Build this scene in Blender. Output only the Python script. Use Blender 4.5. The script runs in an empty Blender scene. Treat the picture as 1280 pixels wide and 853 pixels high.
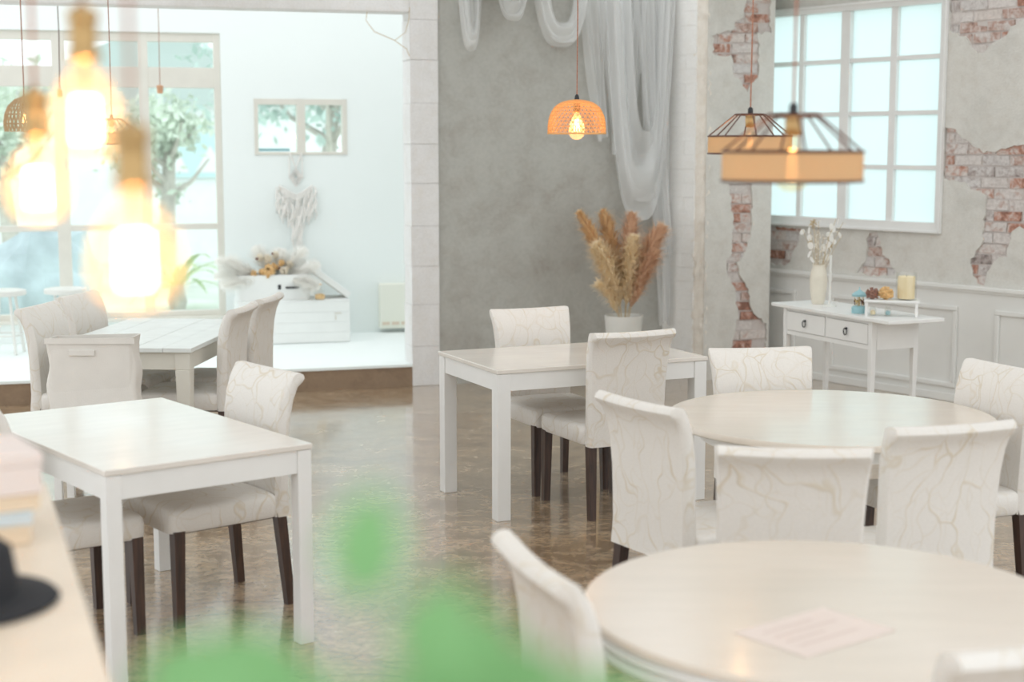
import bpy, bmesh, math, random
from mathutils import Vector, Matrix
from mathutils.geometry import delaunay_2d_cdt
random.seed(7)
sc = bpy.context.scene
COL = sc.collection
PI = math.pi
R = math.radians

# ------------------------------------------------------------------ camera
cd = bpy.data.cameras.new('camera')
cam = bpy.data.objects.new('camera', cd)
COL.objects.link(cam)
cam.location = (0, 0, 1.805)
cam.rotation_euler = (PI / 2 - 0.1276, 0, 0)
cd.sensor_width = 36
cd.lens = 1912 / 1280 * 36
cd.clip_start = 0.05
cd.dof.use_dof = True
cd.dof.focus_distance = 7.3
cd.dof.aperture_fstop = 2.0
sc.camera = cam

# ------------------------------------------------------------------ sky, sun, exposure
w = bpy.data.worlds.new('sky')
sc.world = w
w.use_nodes = True
nt = w.node_tree
bg = nt.nodes['Background']
bg.inputs[0].default_value = (0.945, 0.98, 1.0, 1)
bg.inputs[1].default_value = 1.0
sc.view_settings.view_transform = 'Standard'
sc.view_settings.look = 'None'
sc.view_settings.gamma = 1
sc.view_settings.use_curve_mapping = False
sc.view_settings.exposure = 0.72

# ------------------------------------------------------------------ helpers: materials
MATS = {}


def new_mat(name):
    m = bpy.data.materials.new(name)
    m.use_nodes = True
    MATS[name] = m
    return m, m.node_tree, m.node_tree.nodes['Principled BSDF']


def ramp(t, fac, stops):
    r = t.nodes.new('ShaderNodeValToRGB')
    el = r.color_ramp.elements
    while len(el) < len(stops):
        el.new(0.5)
    for e, (p, c) in zip(el, stops):
        e.position = p
        e.color = (*c, 1)
    t.links.new(fac, r.inputs[0])
    return r.outputs[0]


def coords(t, kind='Object', scale=(1, 1, 1)):
    tc = t.nodes.new('ShaderNodeTexCoord')
    mp = t.nodes.new('ShaderNodeMapping')
    mp.inputs['Scale'].default_value = scale
    t.links.new(tc.outputs[kind], mp.inputs[0])
    return mp.outputs[0]


def noise(t, vec, scale, detail=4, rough=0.55, dist=0.0):
    n = t.nodes.new('ShaderNodeTexNoise')
    n.inputs['Scale'].default_value = scale
    n.inputs['Detail'].default_value = detail
    n.inputs['Roughness'].default_value = rough
    n.inputs['Distortion'].default_value = dist
    if vec is not None:
        t.links.new(vec, n.inputs['Vector'])
    return n.outputs['Fac'], n.outputs['Color']


def bump(t, p, h, strength=0.2, dist=0.01):
    b = t.nodes.new('ShaderNodeBump')
    b.inputs['Strength'].default_value = strength
    b.inputs['Distance'].default_value = dist
    t.links.new(h, b.inputs['Height'])
    t.links.new(b.outputs[0], p.inputs['Normal'])


def mixc(t, fac, a, b, mode='MIX'):
    m = t.nodes.new('ShaderNodeMix')
    m.data_type = 'RGBA'
    m.blend_type = mode
    for sock, v in ((m.inputs[0], fac), (m.inputs[6], a), (m.inputs[7], b)):
        if hasattr(v, 'is_output'):
            t.links.new(v, sock)
        elif isinstance(v, (int, float)):
            sock.default_value = v
        else:
            sock.default_value = (*v, 1)
    return m.outputs[2]


def mat(name, col, rough=0.5, metal=0.0, var=0.0, vscale=6, b=0.0, bscale=40, spec=0.5, kind='Object', sheen=0.0):
    m, t, p = new_mat(name)
    p.inputs['Roughness'].default_value = rough
    p.inputs['Metallic'].default_value = metal
    p.inputs['Specular IOR Level'].default_value = spec
    p.inputs['Base Color'].default_value = (*col, 1)
    if sheen:
        p.inputs['Sheen Weight'].default_value = sheen
    v = coords(t, kind)
    if var:
        f, _ = noise(t, v, vscale)
        lo = tuple(c * (1 - var) for c in col)
        hi = tuple(min(1, c * (1 + var)) for c in col)
        t.links.new(ramp(t, f, [(0.3, lo), (0.7, hi)]), p.inputs['Base Color'])
    if b:
        f, _ = noise(t, v, bscale, 5)
        bump(t, p, f, b)
    return m


def emat(name, col, strength):
    m, t, p = new_mat(name)
    p.inputs['Base Color'].default_value = (*col, 1)
    p.inputs['Emission Color'].default_value = (*col, 1)
    p.inputs['Emission Strength'].default_value = strength
    return m


def glass(name, tint, gloss=0.08, rough=0.02):
    m, t, p = new_mat(name)
    t.nodes.remove(p)
    tr = t.nodes.new('ShaderNodeBsdfTransparent')
    tr.inputs[0].default_value = (*tint, 1)
    gl = t.nodes.new('ShaderNodeBsdfGlossy')
    gl.inputs['Roughness'].default_value = rough
    mx = t.nodes.new('ShaderNodeMixShader')
    mx.inputs[0].default_value = gloss
    t.links.new(tr.outputs[0], mx.inputs[1])
    t.links.new(gl.outputs[0], mx.inputs[2])
    t.links.new(mx.outputs[0], t.nodes['Material Output'].inputs[0])
    return m


def sheer(name, col, opacity, trans=0.5):
    m, t, p = new_mat(name)
    t.nodes.remove(p)
    tr = t.nodes.new('ShaderNodeBsdfTransparent')
    df = t.nodes.new('ShaderNodeBsdfDiffuse')
    tl = t.nodes.new('ShaderNodeBsdfTranslucent')
    df.inputs[0].default_value = tl.inputs[0].default_value = (*col, 1)
    m1 = t.nodes.new('ShaderNodeMixShader')
    m1.inputs[0].default_value = trans
    t.links.new(df.outputs[0], m1.inputs[1])
    t.links.new(tl.outputs[0], m1.inputs[2])
    m2 = t.nodes.new('ShaderNodeMixShader')
    m2.inputs[0].default_value = opacity
    t.links.new(tr.outputs[0], m2.inputs[1])
    t.links.new(m1.outputs[0], m2.inputs[2])
    t.links.new(m2.outputs[0], t.nodes['Material Output'].inputs[0])
    return m


# ------------------------------------------------------------------ helpers: meshes and objects
class MB:
    def __init__(s):
        s.v = []
        s.f = []

    def add(s, vs, fs):
        o = len(s.v)
        s.v += [tuple(v) for v in vs]
        s.f += [tuple(i + o for i in f) for f in fs]
        return s

    def box(s, x0, x1, y0, y1, z0, z1):
        return s.add([(x, y, z) for z in (z0, z1) for y in (y0, y1) for x in (x0, x1)],
                     [(0, 2, 3, 1), (4, 5, 7, 6), (0, 1, 5, 4), (2, 6, 7, 3), (0, 4, 6, 2), (1, 3, 7, 5)])

    def hexa(s, bot, top):          # two quads, counter-clockwise from above
        return s.add(list(bot) + list(top), [(3, 2, 1, 0), (4, 5, 6, 7), (0, 1, 5, 4), (1, 2, 6, 5), (2, 3, 7, 6), (3, 0, 4, 7)])

    def loops(s, rings, cap0=True, cap1=True, closed=False):
        n = len(rings[0])
        o = len(s.v)
        for r in rings:
            s.v += [tuple(p) for p in r]
        k = len(rings)
        for i in range(k if closed else k - 1):
            a, b = o + i * n, o + ((i + 1) % k) * n
            for j in range(n):
                j2 = (j + 1) % n
                s.f.append((a + j, a + j2, b + j2, b + j))
        if cap0 and not closed:
            s.f.append(tuple(o + j for j in reversed(range(n))))
        if cap1 and not closed:
            s.f.append(tuple(o + (k - 1) * n + j for j in range(n)))
        return s

    def lathe(s, prof, n=24, cx=0, cy=0, cap0=True, cap1=True):
        rings = [[(cx + r * math.cos(2 * PI * j / n), cy + r * math.sin(2 * PI * j / n), z) for j in range(n)] for r, z in prof]
        return s.loops(rings, cap0, cap1)

    def tube(s, pts, r, n=6, closed=False):
        pts = [Vector(p) for p in pts]
        rs = r if isinstance(r, (list, tuple)) else [r] * len(pts)
        rings = []
        k = len(pts)
        up = Vector((0.13, 0.31, 0.94))
        for i, p in enumerate(pts):
            if closed:
                d = pts[(i + 1) % k] - pts[i - 1]
            else:
                d = pts[min(i + 1, k - 1)] - pts[max(i - 1, 0)]
            d.normalize()
            a = d.cross(up)
            if a.length < 1e-3:
                a = d.cross(Vector((1, 0, 0)))
            a.normalize()
            b = d.cross(a)
            rings.append([p + rs[i] * (a * math.cos(2 * PI * j / n) + b * math.sin(2 * PI * j / n)) for j in range(n)])
        return s.loops(rings, True, True, closed)

    def grid(s, rows):
        n = len(rows[0])
        o = len(s.v)
        for r in rows:
            s.v += [tuple(p) for p in r]
        for i in range(len(rows) - 1):
            for j in range(n - 1):
                a = o + i * n + j
                s.f.append((a, a + 1, a + n + 1, a + n))
        return s

    def xf(s, M):
        s.v = [tuple(M @ Vector(p)) for p in s.v]
        return s

    def mesh(s, name, smooth=False, fix=True):
        me = bpy.data.meshes.new(name)
        me.from_pydata(s.v, [], s.f)
        if fix:
            bm = bmesh.new()
            bm.from_mesh(me)
            bmesh.ops.recalc_face_normals(bm, faces=bm.faces)
            bm.to_mesh(me)
            bm.free()
        if smooth:
            me.polygons.foreach_set('use_smooth', [True] * len(me.polygons))
            try:
                me.set_sharp_from_angle(angle=R(45))
            except Exception:
                pass
        return me

    def obj(s, name, m, parent=None, smooth=False, loc=(0, 0, 0), rz=0, bevel=0, fix=True):
        return link(name, s.mesh(name, smooth, fix), m, parent, loc, rz, bevel)


def link(name, me, m, parent=None, loc=(0, 0, 0), rz=0, bevel=0):
    if m is not None and not me.materials:
        me.materials.append(MATS[m] if isinstance(m, str) else m)
    o = bpy.data.objects.new(name, me)
    COL.objects.link(o)
    o.parent = parent
    o.location = loc
    o.rotation_euler = (0, 0, rz)
    if bevel:
        b = o.modifiers.new('edge', 'BEVEL')
        b.width = bevel
        b.segments = 2
        b.limit_method = 'ANGLE'
        b.angle_limit = R(40)
    return o


def tag(o, label=None, cat=None, group=None, kind=None):
    if label:
        o['label'] = label
    if cat:
        o['category'] = cat
    if group:
        o['group'] = group
    if kind:
        o['kind'] = kind
    return o


def thing(name, label, cat, loc=(0, 0, 0), rz=0, group=None, kind=None):
    o = bpy.data.objects.new(name, None)
    o.empty_display_size = 0.1
    COL.objects.link(o)
    o.location = loc
    o.rotation_euler = (0, 0, rz)
    return tag(o, label, cat, group, kind)


def copy_tree(o, parent=None):
    c = o.copy()
    COL.objects.link(c)
    c.parent = parent
    for ch in list(o.children):
        copy_tree(ch, c)
    return c


def rrect(hx, hy, r, z, n=5, cx=0, cy=0):
    out = []
    for sx, sy, a0 in ((1, 1, 0), (-1, 1, PI / 2), (-1, -1, PI), (1, -1, 1.5 * PI)):
        for k in range(n + 1):
            a = a0 + PI / 2 * k / n
            out.append((cx + sx * (hx - r) + r * math.cos(a), cy + sy * (hy - r) + r * math.sin(a), z))
    return out


def inside(p, poly):
    x, y = p
    c = False
    j = len(poly) - 1
    for i in range(len(poly)):
        xi, yi = poly[i]
        xj, yj = poly[j]
        if (yi > y) != (yj > y) and x < (xj - xi) * (y - yi) / (yj - yi) + xi:
            c = not c
        j = i
    return c


def ragged(poly, step=0.03, amp=0.010, seed=1):
    rnd = random.Random(seed)
    out = []
    n = len(poly)
    for i in range(n):
        a, b = Vector(poly[i]), Vector(poly[(i + 1) % n])
        k = max(1, int((b - a).length / step))
        for j in range(k):
            p = a.lerp(b, j / k)
            out.append((p.x + rnd.uniform(-amp, amp), p.y + rnd.uniform(-amp, amp)))
    return out


def plate(outer, holes, depths, y0=0.0):
    """wall sheet in the local x-z plane at y = y0, with holes whose reveals run back by the given depths"""
    vs, es, loops_ = [], [], []
    for lp in [outer] + holes:
        o = len(vs)
        vs += [Vector(p) for p in lp]
        n = len(lp)
        es += [(o + i, o + (i + 1) % n) for i in range(n)]
    r = delaunay_2d_cdt(vs, es, [], 0, 1e-6)
    V, Fc = r[0], r[2]
    mb = MB()
    fs = []
    for f in Fc:
        c = sum((Vector(V[i]) for i in f), Vector((0, 0))) / len(f)
        if inside(c, outer) and not any(inside(c, h) for h in holes):
            fs.append(tuple(f))
    mb.add([(p[0], y0, p[1]) for p in V], fs)
    for h, d in zip(holes, depths):
        n = len(h)
        mb.add([(p[0], y0, p[1]) for p in h] + [(p[0], y0 + d, p[1]) for p in h],
               [(i, (i + 1) % n, n + (i + 1) % n, n + i) for i in range(n)])
    return mb


# ------------------------------------------------------------------ materials
def fabric(name, base, line, scale=7.0):
    m, t, p = new_mat(name)
    p.inputs['Roughness'].default_value = 0.85
    p.inputs['Specular IOR Level'].default_value = 0.15
    tc = t.nodes.new('ShaderNodeTexCoord')
    oi = t.nodes.new('ShaderNodeObjectInfo')
    ad = t.nodes.new('ShaderNodeVectorMath')
    ad.operation = 'MULTIPLY_ADD'
    t.links.new(oi.outputs['Random'], ad.inputs[0])
    ad.inputs[1].default_value = (3.1, 2.3, 1.7)
    t.links.new(tc.outputs['Object'], ad.inputs[2])
    v = ad.outputs[0]
    f0, c0 = noise(t, v, 3.6, 2)
    sub = t.nodes.new('ShaderNodeVectorMath')
    sub.operation = 'MULTIPLY_ADD'
    t.links.new(c0, sub.inputs[0])
    sub.inputs[1].default_value = (0.34, 0.34, 0.34)
    t.links.new(v, sub.inputs[2])
    lines = []
    for rot, sc_, wdt in (((0.2, 0.5, 0.6), (scale, scale, scale * 0.40), 0.034), ((0.4, -0.7, 0.2), (scale * 1.7, scale * 1.5, scale * 0.6), 0.03)):
        mp = t.nodes.new('ShaderNodeMapping')
        mp.inputs['Rotation'].default_value = rot
        mp.inputs['Scale'].default_value = sc_
        t.links.new(sub.outputs[0], mp.inputs[0])
        vo = t.nodes.new('ShaderNodeTexVoronoi')
        vo.feature = 'DISTANCE_TO_EDGE'
        vo.inputs['Scale'].default_value = 1.0
        t.links.new(mp.outputs[0], vo.inputs['Vector'])
        mr = t.nodes.new('ShaderNodeMapRange')
        mr.interpolation_type = 'SMOOTHSTEP'
        mr.inputs[1].default_value = 0.0
        mr.inputs[2].default_value = wdt
        mr.inputs[3].default_value = 1.0
        mr.inputs[4].default_value = 0.0
        t.links.new(vo.outputs['Distance'], mr.inputs[0])
        lines.append(mr.outputs[0])
    mm = t.nodes.new('ShaderNodeMath')
    mm.operation = 'MAXIMUM'
    t.links.new(lines[0], mm.inputs[0])
    ml = t.nodes.new('ShaderNodeMath')
    ml.operation = 'MULTIPLY'
    t.links.new(lines[1], ml.inputs[0])
    ml.inputs[1].default_value = 0.55
    t.links.new(ml.outputs[0], mm.inputs[1])
    # broken, faint embroidery
    f1, _ = noise(t, v, 9, 2)
    ms = t.nodes.new('ShaderNodeMapRange')
    ms.inputs[1].default_value = 0.35
    ms.inputs[2].default_value = 0.6
    ms.inputs[3].default_value = 0.25
    ms.inputs[4].default_value = 0.85
    t.links.new(f1, ms.inputs[0])
    mu = t.nodes.new('ShaderNodeMath')
    mu.operation = 'MULTIPLY'
    t.links.new(mm.outputs[0], mu.inputs[0])
    t.links.new(ms.outputs[0], mu.inputs[1])
    f2, _ = noise(t, v, 160, 2)
    basec = ramp(t, f2, [(0.3, tuple(c * 0.95 for c in base)), (0.7, base)])
    t.links.new(mixc(t, mu.outputs[0], basec, line), p.inputs['Base Color'])
    b1 = t.nodes.new('ShaderNodeBump')
    b1.inputs['Strength'].default_value = 0.35
    b1.inputs['Distance'].default_value = 0.004
    t.links.new(mu.outputs[0], b1.inputs['Height'])
    b2 = t.nodes.new('ShaderNodeBump')
    b2.inputs['Strength'].default_value = 0.25
    b2.inputs['Distance'].default_value = 0.002
    t.links.new(f2, b2.inputs['Height'])
    t.links.new(b1.outputs[0], b2.inputs['Normal'])
    t.links.new(b2.outputs[0], p.inputs['Normal'])
    return m


fabric('cover', (0.785, 0.755, 0.71), (0.665, 0.59, 0.47), 7.0)


def wood_leg():
    m, t, p = new_mat('dark_wood')
    v = coords(t, 'Object', (20, 20, 2))
    f, _ = noise(t, v, 3, 5)
    t.links.new(ramp(t, f, [(0.3, (0.026, 0.013, 0.008)), (0.75, (0.085, 0.04, 0.023))]), p.inputs['Base Color'])
    p.inputs['Roughness'].default_value = 0.38


wood_leg()


def concrete_floor():
    m, t, p = new_mat('worn_floor')
    v = coords(t, 'Object')
    f, _ = noise(t, v, 0.9, 6, 0.6, 0.4)
    f2, _ = noise(t, v, 5.5, 8, 0.72, 0.8)
    f3, _ = noise(t, v, 26, 6, 0.7, 0.3)
    c1 = ramp(t, f, [(0.30, (0.31, 0.205, 0.115)), (0.48, (0.41, 0.295, 0.18)), (0.60, (0.43, 0.355, 0.255)), (0.75, (0.36, 0.25, 0.15))])
    c2 = ramp(t, f2, [(0.36, (0.19, 0.115, 0.065)), (0.50, (0.42, 0.30, 0.185)), (0.66, (0.58, 0.46, 0.325))])
    c = mixc(t, 0.55, c1, c2)
    fm = ramp(t, f3, [(0.42, (0.70, 0.68, 0.66)), (0.58, (1.12, 1.1, 1.08))])
    c = mixc(t, 0.8, c, fm, 'MULTIPLY')
    # broad trowel swirls
    w_ = t.nodes.new('ShaderNodeTexWave')
    w_.wave_type = 'RINGS'
    w_.inputs['Scale'].default_value = 0.8
    w_.inputs['Distortion'].default_value = 14
    w_.inputs['Detail'].default_value = 5
    w_.inputs['Detail Scale'].default_value = 1.6
    t.links.new(v, w_.inputs['Vector'])
    cw = ramp(t, w_.outputs['Fac'], [(0.02, (0.62, 0.58, 0.55)), (0.12, (1, 1, 1)), (0.9, (1, 1, 1)), (1.0, (1.2, 1.18, 1.15))])
    c = mixc(t, 0.7, c, cw, 'MULTIPLY')
    t.links.new(c, p.inputs['Base Color'])
    rr = ramp(t, f2, [(0.35, (0.10, 0.10, 0.10)), (0.7, (0.30, 0.30, 0.30))])
    t.links.new(rr, p.inputs['Roughness'])
    p.inputs['Specular IOR Level'].default_value = 0.6
    p.inputs['Coat Weight'].default_value = 1.0
    p.inputs['Coat IOR'].default_value = 1.65
    p.inputs['Coat Roughness'].default_value = 0.10
    ad = t.nodes.new('ShaderNodeMath')
    ad.operation = 'ADD'
    t.links.new(f2, ad.inputs[0])
    t.links.new(f, ad.inputs[1])
    bump(t, p, ad.outputs[0], 0.22, 0.012)
    cb = t.nodes.new('ShaderNodeBump')
    f4, _ = noise(t, v, 7, 4)
    cb.inputs['Strength'].default_value = 0.09
    cb.inputs['Distance'].default_value = 0.012
    t.links.new(f4, cb.inputs['Height'])
    t.links.new(cb.outputs[0], p.inputs['Coat Normal'])


concrete_floor()


def plaster(name, base, dark, warm, scale=1.0, rough=0.85, b=0.25):
    m, t, p = new_mat(name)
    v = coords(t, 'Object')
    f, _ = noise(t, v, 1.3 * scale, 7, 0.62, 0.5)
    f2, _ = noise(t, v, 5.0 * scale, 7, 0.68, 0.4)
    f3, _ = noise(t, v, 38 * scale, 5, 0.6)
    c1 = ramp(t, f, [(0.32, dark), (0.5, base), (0.72, tuple(min(1, c * 1.06) for c in base))])
    c2 = ramp(t, f2, [(0.30, warm), (0.52, base), (0.75, tuple(min(1, c * 1.08) for c in base))])
    c = mixc(t, 0.5, c1, c2)
    fm = ramp(t, f3, [(0.35, (0.93, 0.93, 0.93)), (0.6, (1.02, 1.02, 1.02))])
    c = mixc(t, 0.8, c, fm, 'MULTIPLY')
    t.links.new(c, p.inputs['Base Color'])
    p.inputs['Roughness'].default_value = rough
    p.inputs['Specular IOR Level'].default_value = 0.25
    ad = t.nodes.new('ShaderNodeMath')
    ad.operation = 'ADD'
    t.links.new(f2, ad.inputs[0])
    t.links.new(f3, ad.inputs[1])
    bump(t, p, ad.outputs[0], b, 0.012)
    return m


plaster('grey_plaster', (0.46, 0.46, 0.425), (0.35, 0.33, 0.295), (0.34, 0.305, 0.265))
plaster('old_plaster', (0.68, 0.665, 0.62), (0.53, 0.52, 0.48), (0.58, 0.54, 0.48), 1.8)
plaster('rough_edge', (0.84, 0.79, 0.71), (0.68, 0.62, 0.54), (0.78, 0.69, 0.58), 5.0, 0.95, 0.35)
plaster('mortar', (0.62, 0.57, 0.54), (0.50, 0.45, 0.42), (0.60, 0.51, 0.46), 3.0)
plaster('painted_block', (0.79, 0.785, 0.775), (0.72, 0.71, 0.69), (0.74, 0.71, 0.66), 2.0)
plaster('flank_paint_lit', (0.87, 0.865, 0.84), (0.83, 0.82, 0.79), (0.84, 0.81, 0.76), 2.0)  # white paint made paler: light from the left put into the colour
mat('sunroom_paint', (0.87, 0.925, 0.91), 0.7, var=0.01, vscale=1.2)
plaster('riser_wood', (0.30, 0.215, 0.145), (0.14, 0.095, 0.065), (0.40, 0.29, 0.19), 3.0, 0.6)


def bricks_mat(name, red, pale, bias):
    m, t, p = new_mat(name)
    tc = t.nodes.new('ShaderNodeTexCoord')
    oi = t.nodes.new('ShaderNodeObjectInfo')
    ad = t.nodes.new('ShaderNodeVectorMath')
    ad.operation = 'MULTIPLY_ADD'
    t.links.new(oi.outputs['Random'], ad.inputs[0])
    ad.inputs[1].default_value = (17, 23, 31)
    t.links.new(tc.outputs['Object'], ad.inputs[2])
    f, _ = noise(t, ad.outputs[0], 14, 6, 0.7, 0.6)
    f2, _ = noise(t, ad.outputs[0], 45, 4, 0.7)
    mr = t.nodes.new('ShaderNodeMapRange')
    mr.inputs[3].default_value = -0.16
    mr.inputs[4].default_value = 0.16
    t.links.new(oi.outputs['Random'], mr.inputs[0])
    s = t.nodes.new('ShaderNodeMath')
    s.operation = 'ADD'
    t.links.new(f, s.inputs[0])
    t.links.new(mr.outputs[0], s.inputs[1])
    c = ramp(t, s.outputs[0], [(bias - 0.14, tuple(x * 0.55 for x in red)), (bias - 0.05, red), (bias + 0.03, tuple((a + b) / 2 for a, b in zip(red, pale))), (bias + 0.1, pale)])
    fm = ramp(t, f2, [(0.3, (0.75, 0.73, 0.72)), (0.6, (1.05, 1.05, 1.05))])
    t.links.new(mixc(t, 0.8, c, fm, 'MULTIPLY'), p.inputs['Base Color'])
    p.inputs['Roughness'].default_value = 0.9
    bump(t, p, f2, 0.5, 0.008)


bricks_mat('brick_red', (0.50, 0.26, 0.19), (0.66, 0.60, 0.56), 0.44)
bricks_mat('brick_washed', (0.49, 0.33, 0.275), (0.66, 0.615, 0.585), 0.38)
bricks_mat('brick_grey', (0.40, 0.34, 0.32), (0.64, 0.61, 0.59), 0.40)

mat('white_paint', (0.81, 0.81, 0.79), 0.42, var=0.03, vscale=4, b=0.03, spec=0.4)
mat('crate_white', (0.86, 0.88, 0.86), 0.6, var=0.02)
mat('heater_cream', (0.84, 0.85, 0.76), 0.5)
mat('cream_paint', (0.72, 0.70, 0.63), 0.45, var=0.03)
mat('wainscot_paint', (0.80, 0.80, 0.77), 0.5, var=0.03, vscale=3)


def table_top(name, col):
    m, t, p = new_mat(name)
    v = coords(t, 'Object', (1, 1, 1))
    f, _ = noise(t, coords(t, 'Object', (1.5, 7, 1.5)), 3, 3, 0.5, 0.0)
    f2, _ = noise(t, v, 2.5, 1, 0.5)
    c = ramp(t, f, [(0.3, tuple(x * 0.97 for x in col)), (0.7, tuple(min(1, x * 1.02) for x in col))])
    t.links.new(c, p.inputs['Base Color'])
    rr = ramp(t, f2, [(0.3, (0.17, 0.17, 0.17)), (0.7, (0.27, 0.27, 0.27))])
    t.links.new(rr, p.inputs['Roughness'])
    p.inputs['Specular IOR Level'].default_value = 0.5
    p.inputs['Coat Weight'].default_value = 0.45
    p.inputs['Coat Roughness'].default_value = 0.14


table_top('table_white', (0.74, 0.695, 0.635))
table_top('table_round', (0.72, 0.645, 0.555))
mat('plank_white', (0.76, 0.79, 0.77), 0.35, var=0.05, vscale=8, b=0.05)
mat('bronze_wire', (0.12, 0.06, 0.045), 0.45, metal=0.6)
mat('brass', (0.44, 0.29, 0.13), 0.33, metal=0.9, var=0.1)
mat('copper_cord', (0.36, 0.16, 0.10), 0.6, var=0.3, vscale=120)
mat('black_plastic', (0.02, 0.02, 0.022), 0.4)
mat('canvas', (0.74, 0.71, 0.66), 0.9, var=0.03, vscale=8, b=0.15, bscale=200)
mat('black_felt', (0.015, 0.016, 0.02), 0.85)
mat('ceramic_white', (0.74, 0.74, 0.70), 0.35, var=0.02)
mat('ceramic_cream', (0.76, 0.71, 0.60), 0.5, var=0.03, vscale=20)
mat('wax', (0.90, 0.76, 0.48), 0.5, var=0.04)
mat('iron', (0.04, 0.04, 0.045), 0.4, metal=0.7)
mat('teal', (0.30, 0.52, 0.56), 0.4)
mat('gold', (0.62, 0.46, 0.22), 0.4, metal=0.4)
mat('dried_orange', (0.74, 0.50, 0.24), 0.9, var=0.2, vscale=40)
mat('dried_maroon', (0.30, 0.17, 0.13), 0.9, var=0.3, vscale=40)
sheer('dried_cream', (0.95, 0.90, 0.80), 1.0, 0.5)
sheer('dried_white', (0.98, 0.97, 0.94), 1.0, 0.5)
mat('stem_tan', (0.55, 0.43, 0.26), 0.9)
sheer('plume_gold', (0.86, 0.66, 0.41), 1.0, 0.5)
sheer('plume_cream', (0.95, 0.84, 0.64), 1.0, 0.5)
sheer('plume_pink', (0.86, 0.65, 0.48), 1.0, 0.5)
mat('cotton', (0.86, 0.84, 0.80), 0.95, var=0.05, vscale=40)
mat('counter_cream', (0.72, 0.62, 0.50), 0.4, var=0.05)
mat('box_pink', (0.76, 0.67, 0.63), 0.6)
mat('box_tan', (0.76, 0.62, 0.46), 0.6)
mat('box_blue', (0.60, 0.68, 0.72), 0.6)
sheer('leaf_green', (0.25, 0.49, 0.22), 1.0, 0.4)
mat('bark', (0.58, 0.54, 0.49), 0.9, var=0.2)
mat('menu_paper', (0.74, 0.64, 0.585), 0.6, var=0.02)
mat('menu_ink', (0.66, 0.55, 0.50), 0.7)
mat('soil', (0.08, 0.06, 0.045), 0.95)
mat('tree_leaf', (0.74, 0.81, 0.70), 0.8, var=0.25, vscale=1.5)  # tree leaf and bark tones paled: garden glare put into the colour
mat('tree_leaf_dark', (0.56, 0.68, 0.63), 0.8, var=0.25, vscale=1.5)
mat('palm_leaf', (0.55, 0.66, 0.40), 0.7, var=0.2, vscale=2)
mat('boulder', (0.54, 0.62, 0.65), 0.9, var=0.25, vscale=2, b=0.5, bscale=6)  # boulder, ground and house lightened, blown-out daylight put into their colours
mat('garden_ground', (0.76, 0.81, 0.73), 0.95, var=0.15, vscale=0.8)
mat('house_white', (0.92, 0.93, 0.93), 0.8, var=0.03)
mat('house_sign', (0.62, 0.82, 0.84), 0.6)
mat('roof_grey', (0.55, 0.62, 0.60), 0.8)
mat('clay', (0.62, 0.36, 0.22), 0.8, var=0.1)
glass('clear_glass', (0.94, 0.985, 0.98), 0.02)
glass('amber_glass', (1.0, 0.93, 0.80), 0.03)
def globe_glass():
    m, t, p = new_mat('globe_glass')
    t.nodes.remove(p)
    tr = t.nodes.new('ShaderNodeBsdfTransparent')
    tr.inputs[0].default_value = (1.0, 0.95, 0.86, 1)
    tl = t.nodes.new('ShaderNodeBsdfTranslucent')
    tl.inputs[0].default_value = (1.0, 0.86, 0.68, 1)
    mx = t.nodes.new('ShaderNodeMixShader')
    mx.inputs[0].default_value = 0.10
    t.links.new(tr.outputs[0], mx.inputs[1])
    t.links.new(tl.outputs[0], mx.inputs[2])
    t.links.new(mx.outputs[0], t.nodes['Material Output'].inputs[0])


globe_glass()
glass('jar_glass', (0.98, 0.98, 0.97), 0.06)
sheer('burlap', (0.66, 0.51, 0.33), 0.80, 0.45)
sheer('frosted_glass', (0.86, 0.955, 0.96), 1.0, 0.88)
sheer('tulle', (0.95, 0.96, 0.955), 0.44, 0.25)
sheer('bamboo', (0.84, 0.56, 0.27), 1.0, 0.25)
emat('filament', (1.0, 0.66, 0.34), 14)
emat('filament_soft', (1.0, 0.52, 0.18), 7)

# ------------------------------------------------------------------ setting
# main floor
MB().box(-7, 6.5, -2.5, 13.4, -0.12, 0).obj('floor', 'worn_floor')
tag(bpy.data.objects['floor'], 'glossy worn brown concrete floor', 'floor', kind='structure')

# back wall (grey), in its own frame: x along the wall, y away from the room
BA = R(17)
BO = (-0.736, 11.39, 0)
wb = MB()
wb.box(0.02, 2.86, 0.02, 0.22, 0, 3.3).obj('wall_back', 'grey_plaster', loc=BO, rz=BA)
tag(bpy.data.objects['wall_back'], 'mottled grey plaster back wall behind the tulle', 'wall', kind='structure')
# white block pilaster beside the opening
jb = MB().box(-0.005, 0.197, 0.012, 0.25, 0, 3.3).obj('wall_pilaster', 'painted_block', loc=BO, rz=BA)
tag(jb, 'white painted block pilaster beside the opening', 'pilaster', kind='structure')
z = 0.0
k = 0
while z < 3.28:
    h = min([0.30, 0.315, 0.29][k % 3], 3.3 - z)
    j = random.uniform(-0.004, 0.004)
    blk = MB().box(-0.012 + j, 0.2 + j * 0.5, -0.001 + j * 0.5, 0.24, z + 0.0008, z + h - 0.0008)
    blk.obj('block', 'painted_block', jb, bevel=0.0025)
    z += h
    k += 1
# header over the opening
hd = MB().box(-4.6, -0.012, 0.0, 0.22, 2.765, 3.3).obj('wall_header', 'painted_block', loc=BO, rz=BA, bevel=0.008)
tag(hd, 'white header wall above the wide opening to the sunroom', 'wall', kind='structure')
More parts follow.
